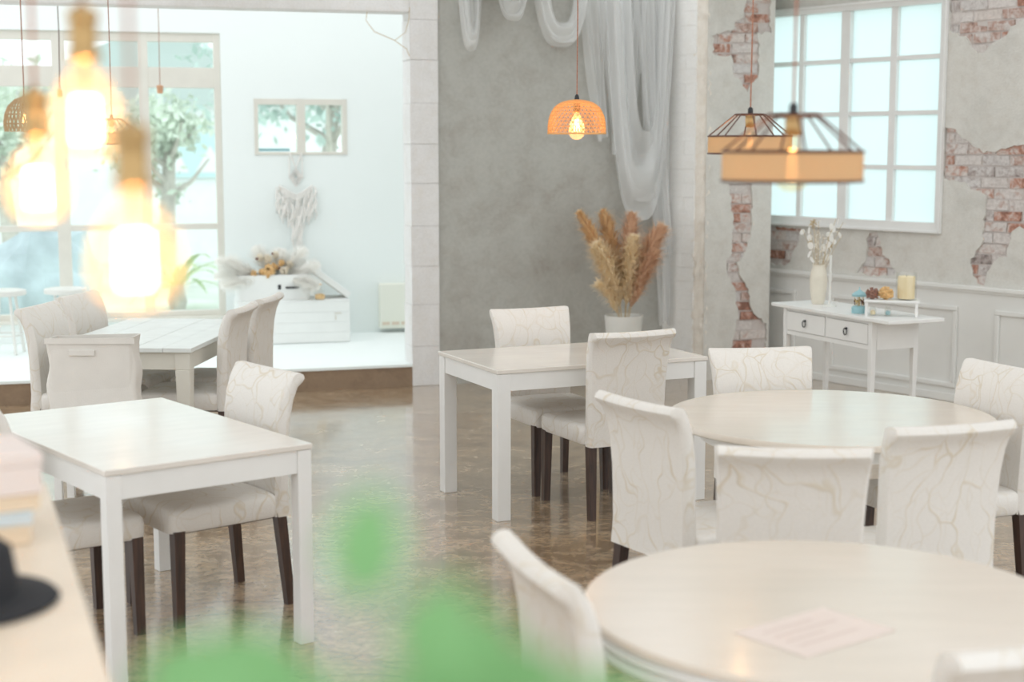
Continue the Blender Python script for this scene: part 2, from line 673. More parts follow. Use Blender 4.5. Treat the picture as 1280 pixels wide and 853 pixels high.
# raised sunroom floor and brown step riser
MB().box(-6.5, 2.2, 0.03, 3.2, 0, 0.166).obj('floor_sunroom', 'sunroom_paint', loc=BO, rz=BA)
tag(bpy.data.objects['floor_sunroom'], 'raised white sunroom floor beyond the step', 'floor', kind='structure')
MB().box(-4.6, -0.014, 0.0, 0.028, 0.0, 0.15).obj('trim_step', 'riser_wood', loc=BO, rz=BA)
tag(bpy.data.objects['trim_step'], 'stained brown step riser below the sunroom', 'step', kind='structure')
MB().box(-4.6, -0.014, -0.012, 0.028, 0.15, 0.17).obj('trim_nosing', 'sunroom_paint', loc=BO, rz=BA)
tag(bpy.data.objects['trim_nosing'], 'white front edge of the sunroom step', 'step edge', kind='structure')

# ceiling of the main room: white panels, unseen skylight gaps added to brighten the room
cl_ = MB()
for i in range(5):
    cl_.box(-5.6 + 1.9 * i, -5.6 + 1.9 * i + 1.0, -10.5, 0.0, 3.3, 3.36)
cl_.box(-6.2, 3.4, 0.0, 0.25, 3.3, 3.36)
cl_.obj('ceiling', 'white_paint', loc=BO, rz=BA)
tag(bpy.data.objects['ceiling'], 'white ceiling panels with unseen skylight gaps added to brighten the room', 'ceiling', kind='structure')

# far sunroom wall with its two windows
FA = R(15)
FO = (-1.132, 13.428, 0)
BIGW = (-4.25, -1.37, 0.35, 2.735)
SMW = (-1.10, -0.305, 1.72, 2.195)


def rect(b):
    return [(b[0], b[2]), (b[1], b[2]), (b[1], b[3]), (b[0], b[3])]


fw = plate([(-6, 0.1), (2.4, 0.1), (2.4, 3.3), (-6, 3.3)], [rect(BIGW), rect(SMW)], [0.14, 0.14]).obj('wall_far', 'sunroom_paint', loc=FO, rz=FA, fix=False)
tag(fw, 'bright white sunroom wall behind the crate and macrame', 'wall', kind='structure')
# big window
wn = thing('window_1', 'large cream framed garden window of the sunroom', 'window', FO, FA, kind='structure')
fr = MB()
bars_v = [(-4.25, -4.19), (-3.40, -3.31), (-2.735, -2.63), (-2.045, -1.965), (-1.425, -1.37)]
for a, b in bars_v:
    fr.box(a, b, 0.02, 0.11, 0.35, 2.735)
rows = [(0.35, 0.40), (1.09, 1.14), (2.28, 2.45), (2.66, 2.735)]
for a, b in rows:
    fr.box(-4.25, -1.37, 0.025, 0.105, a, b)
fr.obj('window_frame', 'cream_paint', wn, bevel=0.004)
MB().box(-4.3, -1.33, -0.05, 0.03, 0.325, 0.352).obj('window_sill', 'cream_paint', wn, bevel=0.004)
for i in range(4):
    x0, x1 = bars_v[i][1], bars_v[i + 1][0]
    for j in range(3):
        MB().box(x0, x1, 0.06, 0.066, rows[j][1], rows[j + 1][0]).obj('pane', 'clear_glass', wn)
# small window
wn2 = thing('window_2', 'small two pane window above the macrame hanging', 'window', FO, FA, kind='structure')
fr = MB()
for a, b in ((-1.10, -1.065), (-0.735, -0.665), (-0.345, -0.305)):
    fr.box(a, b, -0.012, 0.09, 1.72, 2.195)
for a, b in ((1.72, 1.745), (2.145, 2.195)):
    fr.box(-1.10, -0.305, -0.01, 0.088, a, b)
fr.obj('window_frame', 'cream_paint', wn2, bevel=0.003)
for a, b in ((-1.065, -0.735), (-0.665, -0.345)):
    MB().box(a, b, 0.045, 0.05, 1.745, 2.145).obj('pane', 'clear_glass', wn2)
MB().box(-1.06, -0.80, 0.02, 0.04, 1.75, 1.775).obj('window_rail', 'teal', wn2)

# right wall with exposed brick
RA = R(-53)
RO = (2.75, 11.22, 0)
PATCH_R = [
    [(0.471, 2.859), (0.482, 2.596), (0.611, 2.55), (0.681, 2.455), (0.767, 2.429), (0.841, 2.484), (0.934, 2.517), (0.975, 2.583), (1.084, 2.644), (1.322, 2.69), (1.5, 2.72), (1.5, 3.1), (0.884, 3.05), (0.559, 2.96)],
    [(0.471, 1.934), (0.539, 1.923), (0.629, 1.856), (0.711, 1.801), (0.798, 1.757), (0.907, 1.768), (1.013, 1.79), (1.124, 1.811), (1.338, 1.801), (1.371, 1.497), (1.349, 1.222), (1.121, 1.25), (1.047, 1.219), (1.045, 1.138), (1.024, 1.044), (0.973, 1.052), (0.911, 0.983), (0.862, 0.935), (0.853, 0.845), (0.801, 0.841), (0.758, 0.901), (0.728, 0.982), (0.764, 1.068), (0.826, 1.154), (0.828, 1.237), (0.829, 1.364), (0.837, 1.468), (0.744, 1.493), (0.656, 1.547), (0.555, 1.556), (0.472, 1.577)],
    [(-0.2, 1.104), (-0.181, 0.998), (-0.223, 0.924), (-0.266, 0.859), (-0.167, 0.842), (0.071, 0.846), (0.076, 0.895), (0.03, 0.969), (-0.038, 1.006), (-0.065, 1.111), (-0.104, 1.162), (-0.156, 1.148)],
    [(-1.24, 1.16), (-0.976, 1.16), (-0.785, 1.156), (-0.85, 1.122), (-0.872, 1.04), (-0.928, 0.955), (-0.967, 0.871), (-1.24, 0.863)],
    [(-1.24, 2.915), (-1.031, 2.921), (-0.511, 2.917), (-0.554, 3.055), (-1.24, 3.091)],
]
WIN = (-1.36, 0.462, 1.195, 2.83)
rag = [ragged(p, 0.028, 0.011, i + 3) for i, p in enumerate(PATCH_R)]
# keep patches clear of the window opening
rag = [[(min(max(x, -1.25), 1.6), zz) for x, zz in p] for p in rag]
rag[0] = [(max(x, 0.475), zz) for x, zz in rag[0]]
rag[1] = [(max(x, 0.475), zz) for x, zz in rag[1]]
wr = plate([(-1.30, 0), (5.5, 0), (5.5, 3.3), (-1.30, 3.3)], rag + [[(-1.29, WIN[2]), (WIN[1], WIN[2]), (WIN[1], WIN[3]), (-1.29, WIN[3])]],
           [0.028] * len(rag) + [0.12]).obj('wall_right', 'old_plaster', loc=RO, rz=RA, fix=False)
tag(wr, 'worn plaster wall with exposed brick around the white grid window', 'wall', kind='structure')


def brick_meshes(pref, n=3):
    out = []
    for i in range(n):
        rnd = random.Random(i + 50)
        hx, hy, hz = 0.1065, 0.02, 0.0325
        pts = []
        for zz in (-hz, hz):
            for yy in (-hy, hy):
                for xx in (-hx, hx):
                    pts.append((xx + rnd.uniform(-.004, .004), yy + rnd.uniform(-.003, .003), zz + rnd.uniform(-.003, .003)))
        me = MB().add(pts, [(0, 2, 3, 1), (4, 5, 7, 6), (0, 1, 5, 4), (2, 6, 7, 3), (0, 4, 6, 2), (1, 3, 7, 5)])
        out.append(me)
    return out


BR = {}
for mname in ('brick_red', 'brick_washed', 'brick_grey'):
    BR[mname] = []
    for mb_ in brick_meshes(mname):
        me = mb_.mesh('brick')
        me.materials.append(MATS[mname])
        BR[mname].append(me)


def lay_bricks(parent, polys, yface, weights, xclip=None, seed=5):
    rnd = random.Random(seed)
    px, pz = 0.225, 0.0755
    for poly in polys:
        xs = [p[0] for p in poly]
        zs = [p[1] for p in poly]
        # recessed mortar bed behind the patch
        m = MB().box(min(xs) - 0.02, max(xs) + 0.02, yface + 0.008, yface + 0.03, min(zs) - 0.02, max(zs) + 0.02)
        m.obj('mortar_bed', 'mortar', parent)
        r0 = int(math.floor(min(zs) / pz)) - 1
        r1 = int(math.ceil(max(zs) / pz)) + 1
        for r in range(r0, r1):
            zc = (r + 0.5) * pz
            c0 = int(math.floor(min(xs) / px)) - 2
            c1 = int(math.ceil(max(xs) / px)) + 2
            for c in range(c0, c1):
                xc = (c + (0.5 if r % 2 else 0)) * px
                hit = any(inside((xc + dx, zc + dz), poly) for dx in (-0.1, -0.05, 0, 0.05, 0.1) for dz in (-0.028, 0, 0.028))
                if not hit:
                    continue
                if xclip and (xc - 0.11 < xclip[0] or xc + 0.11 > xclip[1]):
                    continue
                nm = rnd.choices(list(BR), weights)[0]
                o = link('brick', rnd.choice(BR[nm]), None, parent, (xc + rnd.uniform(-.003, .003), yface + 0.020 + rnd.uniform(-0.003, 0.006), zc))
                o.rotation_euler = (rnd.uniform(-.03, .03), rnd.uniform(-.012, .012), rnd.uniform(-.03, .03))


lay_bricks(wr, rag, 0.012, (0.25, 0.45, 0.3), (-1.29, 3))
for o in list(wr.children):          # bricks beside the window are cut at its frame
    if o.name.startswith('brick') and o.location.x + 0.11 > 0.482 > o.location.x - 0.11:
        over = 0.484 - (o.location.x - 0.1065)
        if over > 0.19:
            bpy.data.objects.remove(o)
        else:
            o.scale.x = (0.213 - over) / 0.213
            o.location.x += over / 2
# wainscot below the rail
wc = thing('trim_wainscot', 'white panelled wainscot with moulded rail under the brick wall', 'wainscot', RO, RA, kind='structure')
MB().box(-1.29, 5.5, -0.014, -0.001, 0, 0.80).obj('wainscot_board', 'wainscot_paint', wc)
MB().box(-1.29, 5.5, -0.045, -0.001, 0.803, 0.832).box(-1.29, 5.5, -0.03, -0.001, 0.785, 0.803).obj('rail', 'wainscot_paint', wc, bevel=0.004)
MB().box(-1.29, 5.5, -0.03, -0.015, 0, 0.055).obj('skirting', 'wainscot_paint', wc, bevel=0.004)
for a, b in ((-1.25, -0.86), (-0.50, 0.66), (0.97, 2.13), (2.44, 3.6)):
    fr = MB()
    for (x0, x1, z0, z1) in ((a, b, 0.645, 0.68), (a, b, 0.10, 0.135), (a, a + 0.035, 0.135, 0.645), (b - 0.035, b, 0.135, 0.645)):
        fr.box(x0, x1, -0.032, -0.0145, z0, z1)
    fr.obj('panel_moulding', 'wainscot_paint', wc, bevel=0.006)
# frosted window
wn3 = thing('window_3', 'white grid window with frosted panes in the brick wall', 'window', RO, RA, kind='structure')
fr = MB()
GX = [(-1.29, -0.90), (-0.857, -0.482), (-0.397, -0.022), (0.036, 0.423)]
GZ = [(1.262, 1.628), (1.66, 2.018), (2.05, 2.41), (2.442, 2.79)]
fr.box(-1.29, 0.470, -0.02, 0.06, 1.195, 1.255).box(-1.29, 0.470, -0.02, 0.06, 2.79, 2.83).box(0.428, 0.470, -0.02, 0.06, 1.255, 2.79)
fr.box(-1.29, 0.478, -0.035, -0.02, 1.18, 1.2).box(0.466, 0.48, -0.035, -0.0, 1.18, 2.845).box(-1.29, 0.48, -0.035, -0.02, 2.825, 2.845)
fr.box(-0.482, -0.397, -0.008, 0.06, 1.255, 2.79)
fr.obj('window_frame', 'white_paint', wn3, bevel=0.003)
mu = MB()
for a, b in ((-0.90, -0.857), (-0.022, 0.036)):
    mu.box(a, b, 0.0, 0.045, 1.255, 2.79)
for a, b in ((1.628, 1.66), (2.018, 2.05), (2.41, 2.442)):
    mu.box(-1.29, -0.482, 0.002, 0.043, a, b)
    mu.box(-0.397, 0.43, 0.002, 0.043, a, b)
mu.obj('muntin', 'white_paint', wn3, bevel=0.002)
for a, b in GX:
    for c, d in GZ:
        MB().box(a - 0.004, b + 0.004, 0.03, 0.033, c - 0.006, d + 0.006).obj('pane', 'frosted_glass', wn3)

# corner pier: white block flank and plastered brick face
CO = Vector((1.4418, 11.6624, 0))
pr = MB()
PATCH_P = [
    [(0.075, 2.622), (0.16, 2.648), (0.245, 2.673), (0.257, 2.739), (0.323, 2.758), (0.333, 2.877), (0.418, 2.938), (0.531, 2.965), (0.542, 2.763), (0.545, 2.656), (0.445, 2.642), (0.455, 2.475), (0.452, 2.325), (0.4, 2.265), (0.368, 2.204), (0.333, 2.246), (0.299, 2.293), (0.246, 2.317), (0.237, 2.412), (0.229, 2.471), (0.078, 2.469)],
    [(0.228, 1.516), (0.245, 1.333), (0.268, 1.216), (0.264, 1.082), (0.253, 0.971), (0.213, 0.923), (0.222, 0.837), (0.285, 0.724), (0.3, 0.618), (0.323, 0.493), (0.286, 0.339), (0.269, 0.152), (0.565, 0.139), (0.565, 0.422), (0.473, 0.488), (0.423, 0.583), (0.407, 0.696), (0.33, 0.803), (0.308, 0.896), (0.373, 1.006), (0.418, 1.14), (0.42, 1.331), (0.416, 1.514)],
]
ragp = [[(min(max(x, 0.05), 0.572), zz) for x, zz in ragged(p, 0.024, 0.010, 31 + i)] for i, p in enumerate(PATCH_P)]
pier = plate([(0.03, 0), (0.583, 0), (0.583, 3.3), (0.03, 3.3)], ragp, [0.028] * 2)
# right flank and back
pier.add([(0.583, 0, 0), (0.583, 0, 3.3), (0.583, 0.4, 3.3), (0.583, 0.4, 0)], [(0, 1, 2, 3)])
po = pier.obj('wall_pier', 'old_plaster', loc=CO, rz=BA, fix=False)
tag(po, 'corner pier with peeling plaster over narrow brick patches', 'pier', kind='structure')
lay_bricks(po, ragp, 0.013, (0.5, 0.4, 0.1), (-0.1, 0.66), 9)
for o in list(po.children):          # cut bricks back at the pier's arris
    if o.name.startswith('brick') and o.location.x + 0.11 > 0.58:
        over = o.location.x + 0.11 - 0.578
        o.scale.x = (0.213 - over) / 0.213
        o.location.x -= over / 2
    if o.name.startswith('brick') and o.location.x - 0.11 < 0.03:
        over = 0.035 - (o.location.x - 0.11)
        o.scale.x = (0.213 - over) / 0.213
        o.location.x += over / 2
# rough rounded arris between the two faces
aw = MB()
dflank = Vector((-0.602, 0.799))
e1 = Vector((math.cos(BA), math.sin(BA)))
rings = []
rnd = random.Random(3)
wob = [0.012 * math.sin(i * 0.5) + rnd.uniform(-0.012, 0.012) for i in range(90)]
for i in range(90):
    zz = 3.3 * i / 89
    ring = []
    for kx in range(9):
        tt = kx / 8
        # quadratic curve from the flank to the front face
        p0 = dflank * (0.10 + wob[i])
        p2 = e1 * (0.060 + wob[(i * 7 + 13) % 90])
        p = p0 * (1 - tt) ** 2 + Vector((0.012, 0.012)) * 2 * tt * (1 - tt) + p2 * tt ** 2
        nrm = (p - (dflank * 0.1 + e1 * 0.1)).normalized()
        p = p + nrm * (rnd.uniform(-0.008, 0.010) if 0 < kx < 8 else rnd.uniform(-0.012, 0.0))
        ring.append((p.x, p.y, zz))
    rings.append(ring)
aw.grid(rings)
a_ = aw.obj('wall_pier_edge', 'rough_edge', loc=CO, smooth=True)
tag(a_, 'rough chipped plaster edge of the corner pier', 'pier edge', kind='structure')
# white painted brick flank, its light from the left put into the paint
fl = MB().box(-0.42, -0.09, 0.004, 0.3, 0, 3.3).obj('wall_pier_flank', 'flank_paint_lit', loc=CO, rz=R(-53))
tag(fl, 'white painted brick flank of the corner pier', 'pier', kind='structure')
z = 0
k = 0
while z < 3.28:
    h = min(0.108, 3.3 - z)
    cuts = [-0.425, -0.08] if k % 2 else [-0.425, -0.2, -0.08]
    for a, b in zip(cuts, cuts[1:]):
        j = random.uniform(-0.003, 0.002)
        MB().box(a + 0.001, b - 0.001, 0.0 + j * 0.6, 0.29, z + 0.0006, z + h - 0.0006).obj('brick', 'flank_paint_lit', fl, bevel=0.002)
    z += h
    k += 1


# ------------------------------------------------------------------ chairs
def chair_parts():
    # backrest cover: curved slab with a rolled top, profile in y-z
    front = [(-0.195, 0.375), (-0.198, 0.45), (-0.200, 0.55), (-0.203, 0.65), (-0.210, 0.74), (-0.223, 0.81), (-0.243, 0.868), (-0.268, 0.905)]
    roll = [(-0.286, 0.920), (-0.307, 0.924), (-0.324, 0.915), (-0.330, 0.900), (-0.322, 0.886)]
    back = [(-0.300, 0.868), (-0.282, 0.82), (-0.268, 0.75), (-0.260, 0.65), (-0.258, 0.55), (-0.258, 0.45), (-0.262, 0.40), (-0.266, 0.358)]
    bot = [(-0.20, 0.358)]
    prof = front + roll + back + bot
    cy = sum(p[0] for p in prof) / len(prof)

    def hw(zz):
        return 0.213 + 0.020 * max(0, (zz - 0.5) / 0.42) ** 2

    rings = []
    N = 14
    for i in range(N + 1):
        s = -1 + 2 * i / N
        edge = abs(s)
        shr = 1.0 if edge < 0.99 else 0.55
        ring = []
        for (yy, zz) in prof:
            w_ = hw(zz)
            # slim rounded ends, gently bowed back and a soft sag along the top
            xs = w_ * s if edge > 0.99 else (w_ - 0.010) * s / (1 - 2 / N)
            mid = -0.231 - (0.045 if zz > 0.85 else 0.03 * max(0, (zz - 0.6) / 0.25)) + 0.0
            y2 = mid + (yy - mid) * shr
            bow = -0.010 * (1 - s * s) * (1 if zz > 0.45 else 0.3)
            z2 = zz - (0.006 * (1 - s * s) if zz > 0.86 else 0)
            if edge > 0.99 and zz > 0.88:
                z2 -= 0.004
            ring.append((xs, y2 + bow, z2))
        rings.append(ring)
    b = MB().loops(rings)
    # seat cover
    s_ = MB()
    lv = [(0.362, 0.212, 0.0), (0.375, 0.222, 0.0), (0.415, 0.224, 0.0), (0.438, 0.223, 0.003), (0.450, 0.213, 0.012), (0.456, 0.185, 0.04), (0.460, 0.10, 0.12)]
    rg = []
    for (zz, hx, ins) in lv:
        y0, y1 = -0.205 + ins * 0.2, 0.252 - ins
        rg.append(rrect(hx, (y1 - y0) / 2, min(0.035, hx * 0.5), zz, 4, 0, (y0 + y1) / 2))
    s_.loops(rg)
    legs = []
    for sx in (-1, 1):
        for rear in (False, True):
            if rear:
                xt, yt, xb, yb, ht, hb = 0.188 * sx, -0.225, 0.200 * sx, -0.258, 0.021, 0.0165
                zt = 0.375
            else:
                xt, yt, xb, yb, ht, hb = 0.196 * sx, 0.218, 0.200 * sx, 0.222, 0.022, 0.017
                zt = 0.37
            q = lambda x, y, h, zz: [(x - h, y - h, zz), (x + h, y - h, zz), (x + h, y + h, zz), (x - h, y + h, zz)]
            legs.append(MB().hexa(q(xb, yb, hb, 0), q(xt, yt, ht, zt)))
    ap = MB().box(-0.17, 0.17, 0.19, 0.21, 0.353, 0.366).box(-0.19, -0.17, -0.2, 0.19, 0.353, 0.366).box(0.17, 0.19, -0.2, 0.19, 0.353, 0.366)
    return b.mesh('backrest', True), s_.mesh('seat', True), [l.mesh('leg') for l in legs], ap.mesh('seat_rail')


CB, CS, CL, CAP = chair_parts()


def chair(x, y, yaw, label, group):
    t = thing('dining_chair', label, 'chair', (x, y, 0), yaw, group)
    link('seat', CS, 'cover', t)
    link('backrest', CB, 'cover', t)
    for l in CL:
        link('leg', l, 'dark_wood', t, bevel=0)
    link('seat_rail', CAP, 'dark_wood', t)
    return t


G_M, G_L, G_F, G_R, G_N = ('chairs at the white table by the grey wall', 'chairs at the square white table in front', 'chairs at the plank table by the step',
                            'chairs around the farther round table', 'chairs around the nearer round table')
chair(0.215, 8.045, -2.716, 'cream leaf patterned chair behind the white table, facing the camera before the grey wall', G_M)
chair(0.450, 7.555, 0.46, 'cream leaf patterned chair seen from behind at the table under the bamboo lamp', G_M)
chair(-1.209, 5.881, 2.256, 'cream covered chair on the right side of the square front table, dark legs in view', G_L)
chair(-1.682, 5.536, -0.934, 'cream covered chair tucked under the front table, beside the counter with the hat', G_L)
chair(-2.345, 8.427, -1.716, 'cream chair beside the canvas bag, at the plank table', G_F)
chair(-2.305, 9.062, -1.757, 'cream chair beyond the canvas bag, nearest the garden window', G_F)
chair(-1.795, 8.481, 1.477, 'cream chair seen edge-on at the plank table, nearer of the two facing the window side', G_F)
chair(-1.735, 9.04, 1.452, 'cream chair seen edge-on at the plank table, farther one beside the white crate', G_F)
chair(0.698, 5.458, -1.008, 'cream chair at the farther round table, beside the dark legged chair of the rectangular table', G_R)
chair(1.135, 6.37, 3.30, 'cream chair facing the camera behind the farther round table, before the brick pier', G_R)
chair(1.725, 6.00, 1.98, 'cream chair cut by the right picture edge, below the panelled wall', G_R)
chair(1.318, 5.111, 0.315, 'cream leaf patterned chair with its back to the camera, tilted, right of the square-on one', G_R)
chair(0.865, 4.745, -0.104, 'cream chair seen square from behind, its top level with the farther round table edge', G_R)
chair(0.335, 3.33, -1.27, 'blurred white chair pushed up to the near round table behind the green leaves', G_N)
chair(0.877, 2.948, 0.35, 'blurred white chair top in the bottom right corner by the near round table', G_N)


# ------------------------------------------------------------------ tables
def rect_table(name, label, cx, cy, yaw, w_, d_, leg=0.07, topm='table_white', h=0.74):
    t = thing(name, label, 'table', (cx, cy, 0), yaw)
    MB().box(-w_ / 2, w_ / 2, -d_ / 2, d_ / 2, h - 0.02, h).obj('table_top', topm, t, bevel=0.003)
    hx, hy = w_ / 2 - 0.004, d_ / 2 - 0.004
    for sx in (-1, 1):
        for sy in (-1, 1):
            x0, x1 = sorted((sx * hx, sx * (hx - leg)))
            y0, y1 = sorted((sy * hy, sy * (hy - leg)))
            MB().box(x0, x1, y0, y1, 0, h - 0.021).obj('leg', 'white_paint', t, bevel=0.003)
    for sy in (-1, 1):
        y0, y1 = sorted((sy * (hy - 0.006), sy * (hy - 0.026)))
        MB().box(-hx + leg + 0.001, hx - leg - 0.001, y0, y1, h - 0.105, h - 0.021).obj('apron', 'white_paint', t)
    for sx in (-1, 1):
        x0, x1 = sorted((sx * (hx - 0.006), sx * (hx - 0.026)))
        MB().box(x0, x1, -hy + leg + 0.001, hy - leg - 0.001, h - 0.105, h - 0.021).obj('apron', 'white_paint', t)
    return t


rect_table('dining_table', 'white rectangular dining table in front of the grey wall', 0.3046, 7.785, 0.4273, 1.17, 0.758)
rect_table('dining_table', 'white square-legged dining table at the front left with empty glossy top', -1.414, 5.676, 0.6527, 0.7835, 1.2717, 0.055)

# plank farmhouse table
pt = thing('plank_table', 'white plank topped farmhouse table by the sunroom step', 'table', (-2.027, 8.71, 0), -0.0801)
for i in range(5):
    x0 = -0.3917 + i * 0.15668
    MB().box(x0 + 0.001, x0 + 0.1557, -0.684, 0.684, 0.715, 0.74 - 0.001 * (i % 2)).obj('plank', 'plank_white', pt, bevel=0.003)
for sx in (-1, 1):
    for sy in (-1, 1):
        x, y = sx * 0.335, sy * 0.625
        q = lambda h, zz: [(x - h, y - h, zz), (x + h, y - h, zz), (x + h, y + h, zz), (x - h, y + h, zz)]
        MB().hexa(q(0.026, 0), q(0.04, 0.62)).box(x - 0.04, x + 0.04, y - 0.04, y + 0.04, 0.62, 0.714).obj('leg', 'cream_paint', pt, bevel=0.003)
for sy in (-1, 1):
    MB().box(-0.294, 0.294, sy * 0.64 - 0.012, sy * 0.64 + 0.012, 0.62, 0.714).obj('apron', 'cream_paint', pt)
for sx in (-1, 1):
    MB().box(sx * 0.35 - 0.012, sx * 0.35 + 0.012, -0.584, 0.584, 0.62, 0.714).obj('apron', 'cream_paint', pt)


def round_table(label, cx, cy, rad, h, edge):
    t = thing('round_table', label, 'table', (cx, cy, 0), 0)
    MB().lathe([(rad - 0.006, h - edge[0][1]), (rad, h - edge[0][1] + 0.004), (rad, h - 0.006), (rad - 0.005, h)], 96).obj('table_top', 'table_round', t, True)
    for i in range(1, len(edge)):
        rr, zt, zb = edge[i]
        MB().lathe([(rr - 0.005, h - zb), (rr, h - zb + 0.005), (rr, h - zt - 0.004), (rr - 0.004, h - zt)], 96).obj('edge_moulding', 'white_paint', t, True)
    zb = edge[-1][2] if len(edge) > 1 else edge[0][1]
    MB().lathe([(0.185, 0), (0.195, 0.006), (0.195, 0.018), (0.16, 0.028), (0.06, 0.04), (0.05, 0.045)], 48).obj('base', 'white_paint', t, True)
    MB().lathe([(0.042, 0.0455), (0.038, 0.10), (0.038, h - zb - 0.12), (0.05, h - zb - 0.067)], 28).obj('column', 'white_paint', t, True)
    MB().lathe([(rad - 0.13, h - zb - 0.065), (rad - 0.13, h - zb - 0.001)], 64).obj('apron', 'white_paint', t, True)
    return t


round_table('cream topped round table ringed by five chairs', 1.25, 5.93, 0.637, 0.75, [(0, 0.026)])
round_table('near round table with stepped white rim and pink menu sheet', 0.74, 3.48, 0.575, 0.74, [(0, 0.020), (0.569, 0.0202, 0.025), (0.575, 0.0252, 0.044), (0.569, 0.0442, 0.049), (0.575, 0.0492, 0.068)])
# menu sheet
ms = thing('menu_sheet', 'pale pink menu sheet lying on the near round table', 'menu', (0.668, 3.262, 0.7404), R(38))
MB().box(-0.148, 0.148, -0.105, 0.105, 0, 0.0012).obj('sheet', 'menu_paper', ms)
for i, (a, b) in enumerate(((-0.10, 0.06), (-0.10, 0.10), (-0.10, 0.02), (-0.10, 0.09))):
    MB().box(a, b, 0.055 - i * 0.035, 0.065 - i * 0.035, 0.0013, 0.0017).obj('printed_line', 'menu_ink', ms)

# canvas bag on a low stool
st = thing('low_stool', 'low white stool under the canvas bag', 'stool', (-2.10, 7.62, 0), R(2))
MB().box(-0.20, 0.20, -0.15, 0.15, 0.42, 0.445).obj('seat', 'white_paint', st, bevel=0.004)
for sx in (-1, 1):
    for sy in (-1, 1):
        MB().box(sx * 0.17 - 0.018, sx * 0.17 + 0.018, sy * 0.12 - 0.018, sy * 0.12 + 0.018, 0, 0.419).obj('leg', 'white_paint', st)
bagt = thing('canvas_bag', 'boxy cream canvas storage bag with a slot handle by the plank table', 'bag', (-2.10, 7.62, 0.446), R(1))
rings = []
rnd = random.Random(2)
for i in range(13):
    tt = i / 12
    hx = 0.213 + 0.007 * math.sin(tt * 5) + 0.008 * tt
    hy = 0.085 - 0.010 * math.sin(tt * PI)
    rg = rrect(hx, hy, 0.02, 0.405 * tt, 5)
    rg = [(p[0] + 0.006 * math.sin(9 * p[1] + 13 * tt), p[1] + 0.008 * math.sin(14 * p[0] + 7 * tt) * math.sin(PI * tt), p[2] + (0.004 * math.sin(8 * p[0]) if i == 12 else 0)) for p in rg]
    rings.append(rg)
inner = [[(p[0] * 0.97, p[1] * 0.955, p[2]) for p in rings[12]], [(p[0] * 0.96, p[1] * 0.94, 0.10) for p in rings[12]]]
MB().loops(rings + inner).obj('bag_body', 'canvas', bagt, True)
MB().box(-0.222, 0.222, -0.0895, -0.0865, 0.377, 0.406).obj('hem', 'canvas', bagt)
MB().box(-0.105, 0.025, -0.092, -0.080, 0.318, 0.348).obj('handle', 'canvas', bagt, bevel=0.003)

# ------------------------------------------------------------------ console and what stands on it
ca = Vector((1.734, 10.186))
Lx = Vector((0.4155, -0.9096))
CYAW = math.atan2(Lx.y, Lx.x)
con = thing('console_table', 'white two drawer console table before the panelled wall', 'console', (ca.x, ca.y, 0), CYAW)
# local x along the front edge, y to the back
MB().box(0, 1.235, 0, 0.42, 0.738, 0.76).obj('table_top', 'white_paint', con, bevel=0.003)
x0, x1, y0, y1 = 0.10, 1.04, 0.03, 0.39
body = MB().box(x0 + 0.04, x1 - 0.04, y1 - 0.02, y1, 0.56, 0.737).box(x0, x0 + 0.02, y0 + 0.04, y1 - 0.04, 0.56, 0.737).box(x1 - 0.02, x1, y0 + 0.04, y1 - 0.04, 0.56, 0.737)
body.box(x0 + 0.04, x1 - 0.04, y0 + 0.006, y0 + 0.03, 0.56, 0.588).box(x0 + 0.04, x1 - 0.04, y0 + 0.006, y0 + 0.03, 0.718, 0.737).box(0.562, 0.578, y0 + 0.006, y0 + 0.03, 0.588, 0.718)
body.box(x0 + 0.02, x1 - 0.02, y0 + 0.04, y1 - 0.02, 0.57, 0.58)
body.obj('carcass', 'white_paint', con)
for a, b in ((x0 + 0.043, 0.559), (0.581, x1 - 0.043)):
    d = MB().box(a, b, y0, y0 + 0.3, 0.591, 0.715).obj('drawer', 'white_paint', con, bevel=0.002)
    cx = (a + b) / 2
    ring = [(cx + 0.017 * math.cos(k * PI / 10), y0 - 0.012, 0.650 + 0.021 * math.sin(k * PI / 10)) for k in range(20)]
    MB().tube(ring, 0.0035, 6, True).obj('ring_handle', 'iron', d, True)
    MB().lathe([(0.008, 0), (0.008, 0.006), (0.004, 0.014)], 12).xf(Matrix.Translation((cx, y0, 0.668)) @ Matrix.Rotation(PI / 2, 4, 'X')).obj('boss', 'iron', d, True)
for xx in (x0, x1 - 0.04):
    for yy in (y0, y1 - 0.04):
        MB().hexa([(xx + 0.008, yy + 0.008, 0), (xx + 0.032, yy + 0.008, 0), (xx + 0.032, yy + 0.032, 0), (xx + 0.008, yy + 0.032, 0)],
                  [(xx, yy, 0.737), (xx + 0.04, yy, 0.737), (xx + 0.04, yy + 0.04, 0.737), (xx, yy + 0.04, 0.737)]).obj('leg', 'white_paint', con, bevel=0.002)


def con_at(l, d):
    p = ca + Lx * l + Vector((0.9096, 0.4155)) * d
    return (p.x, p.y, 0.7602)


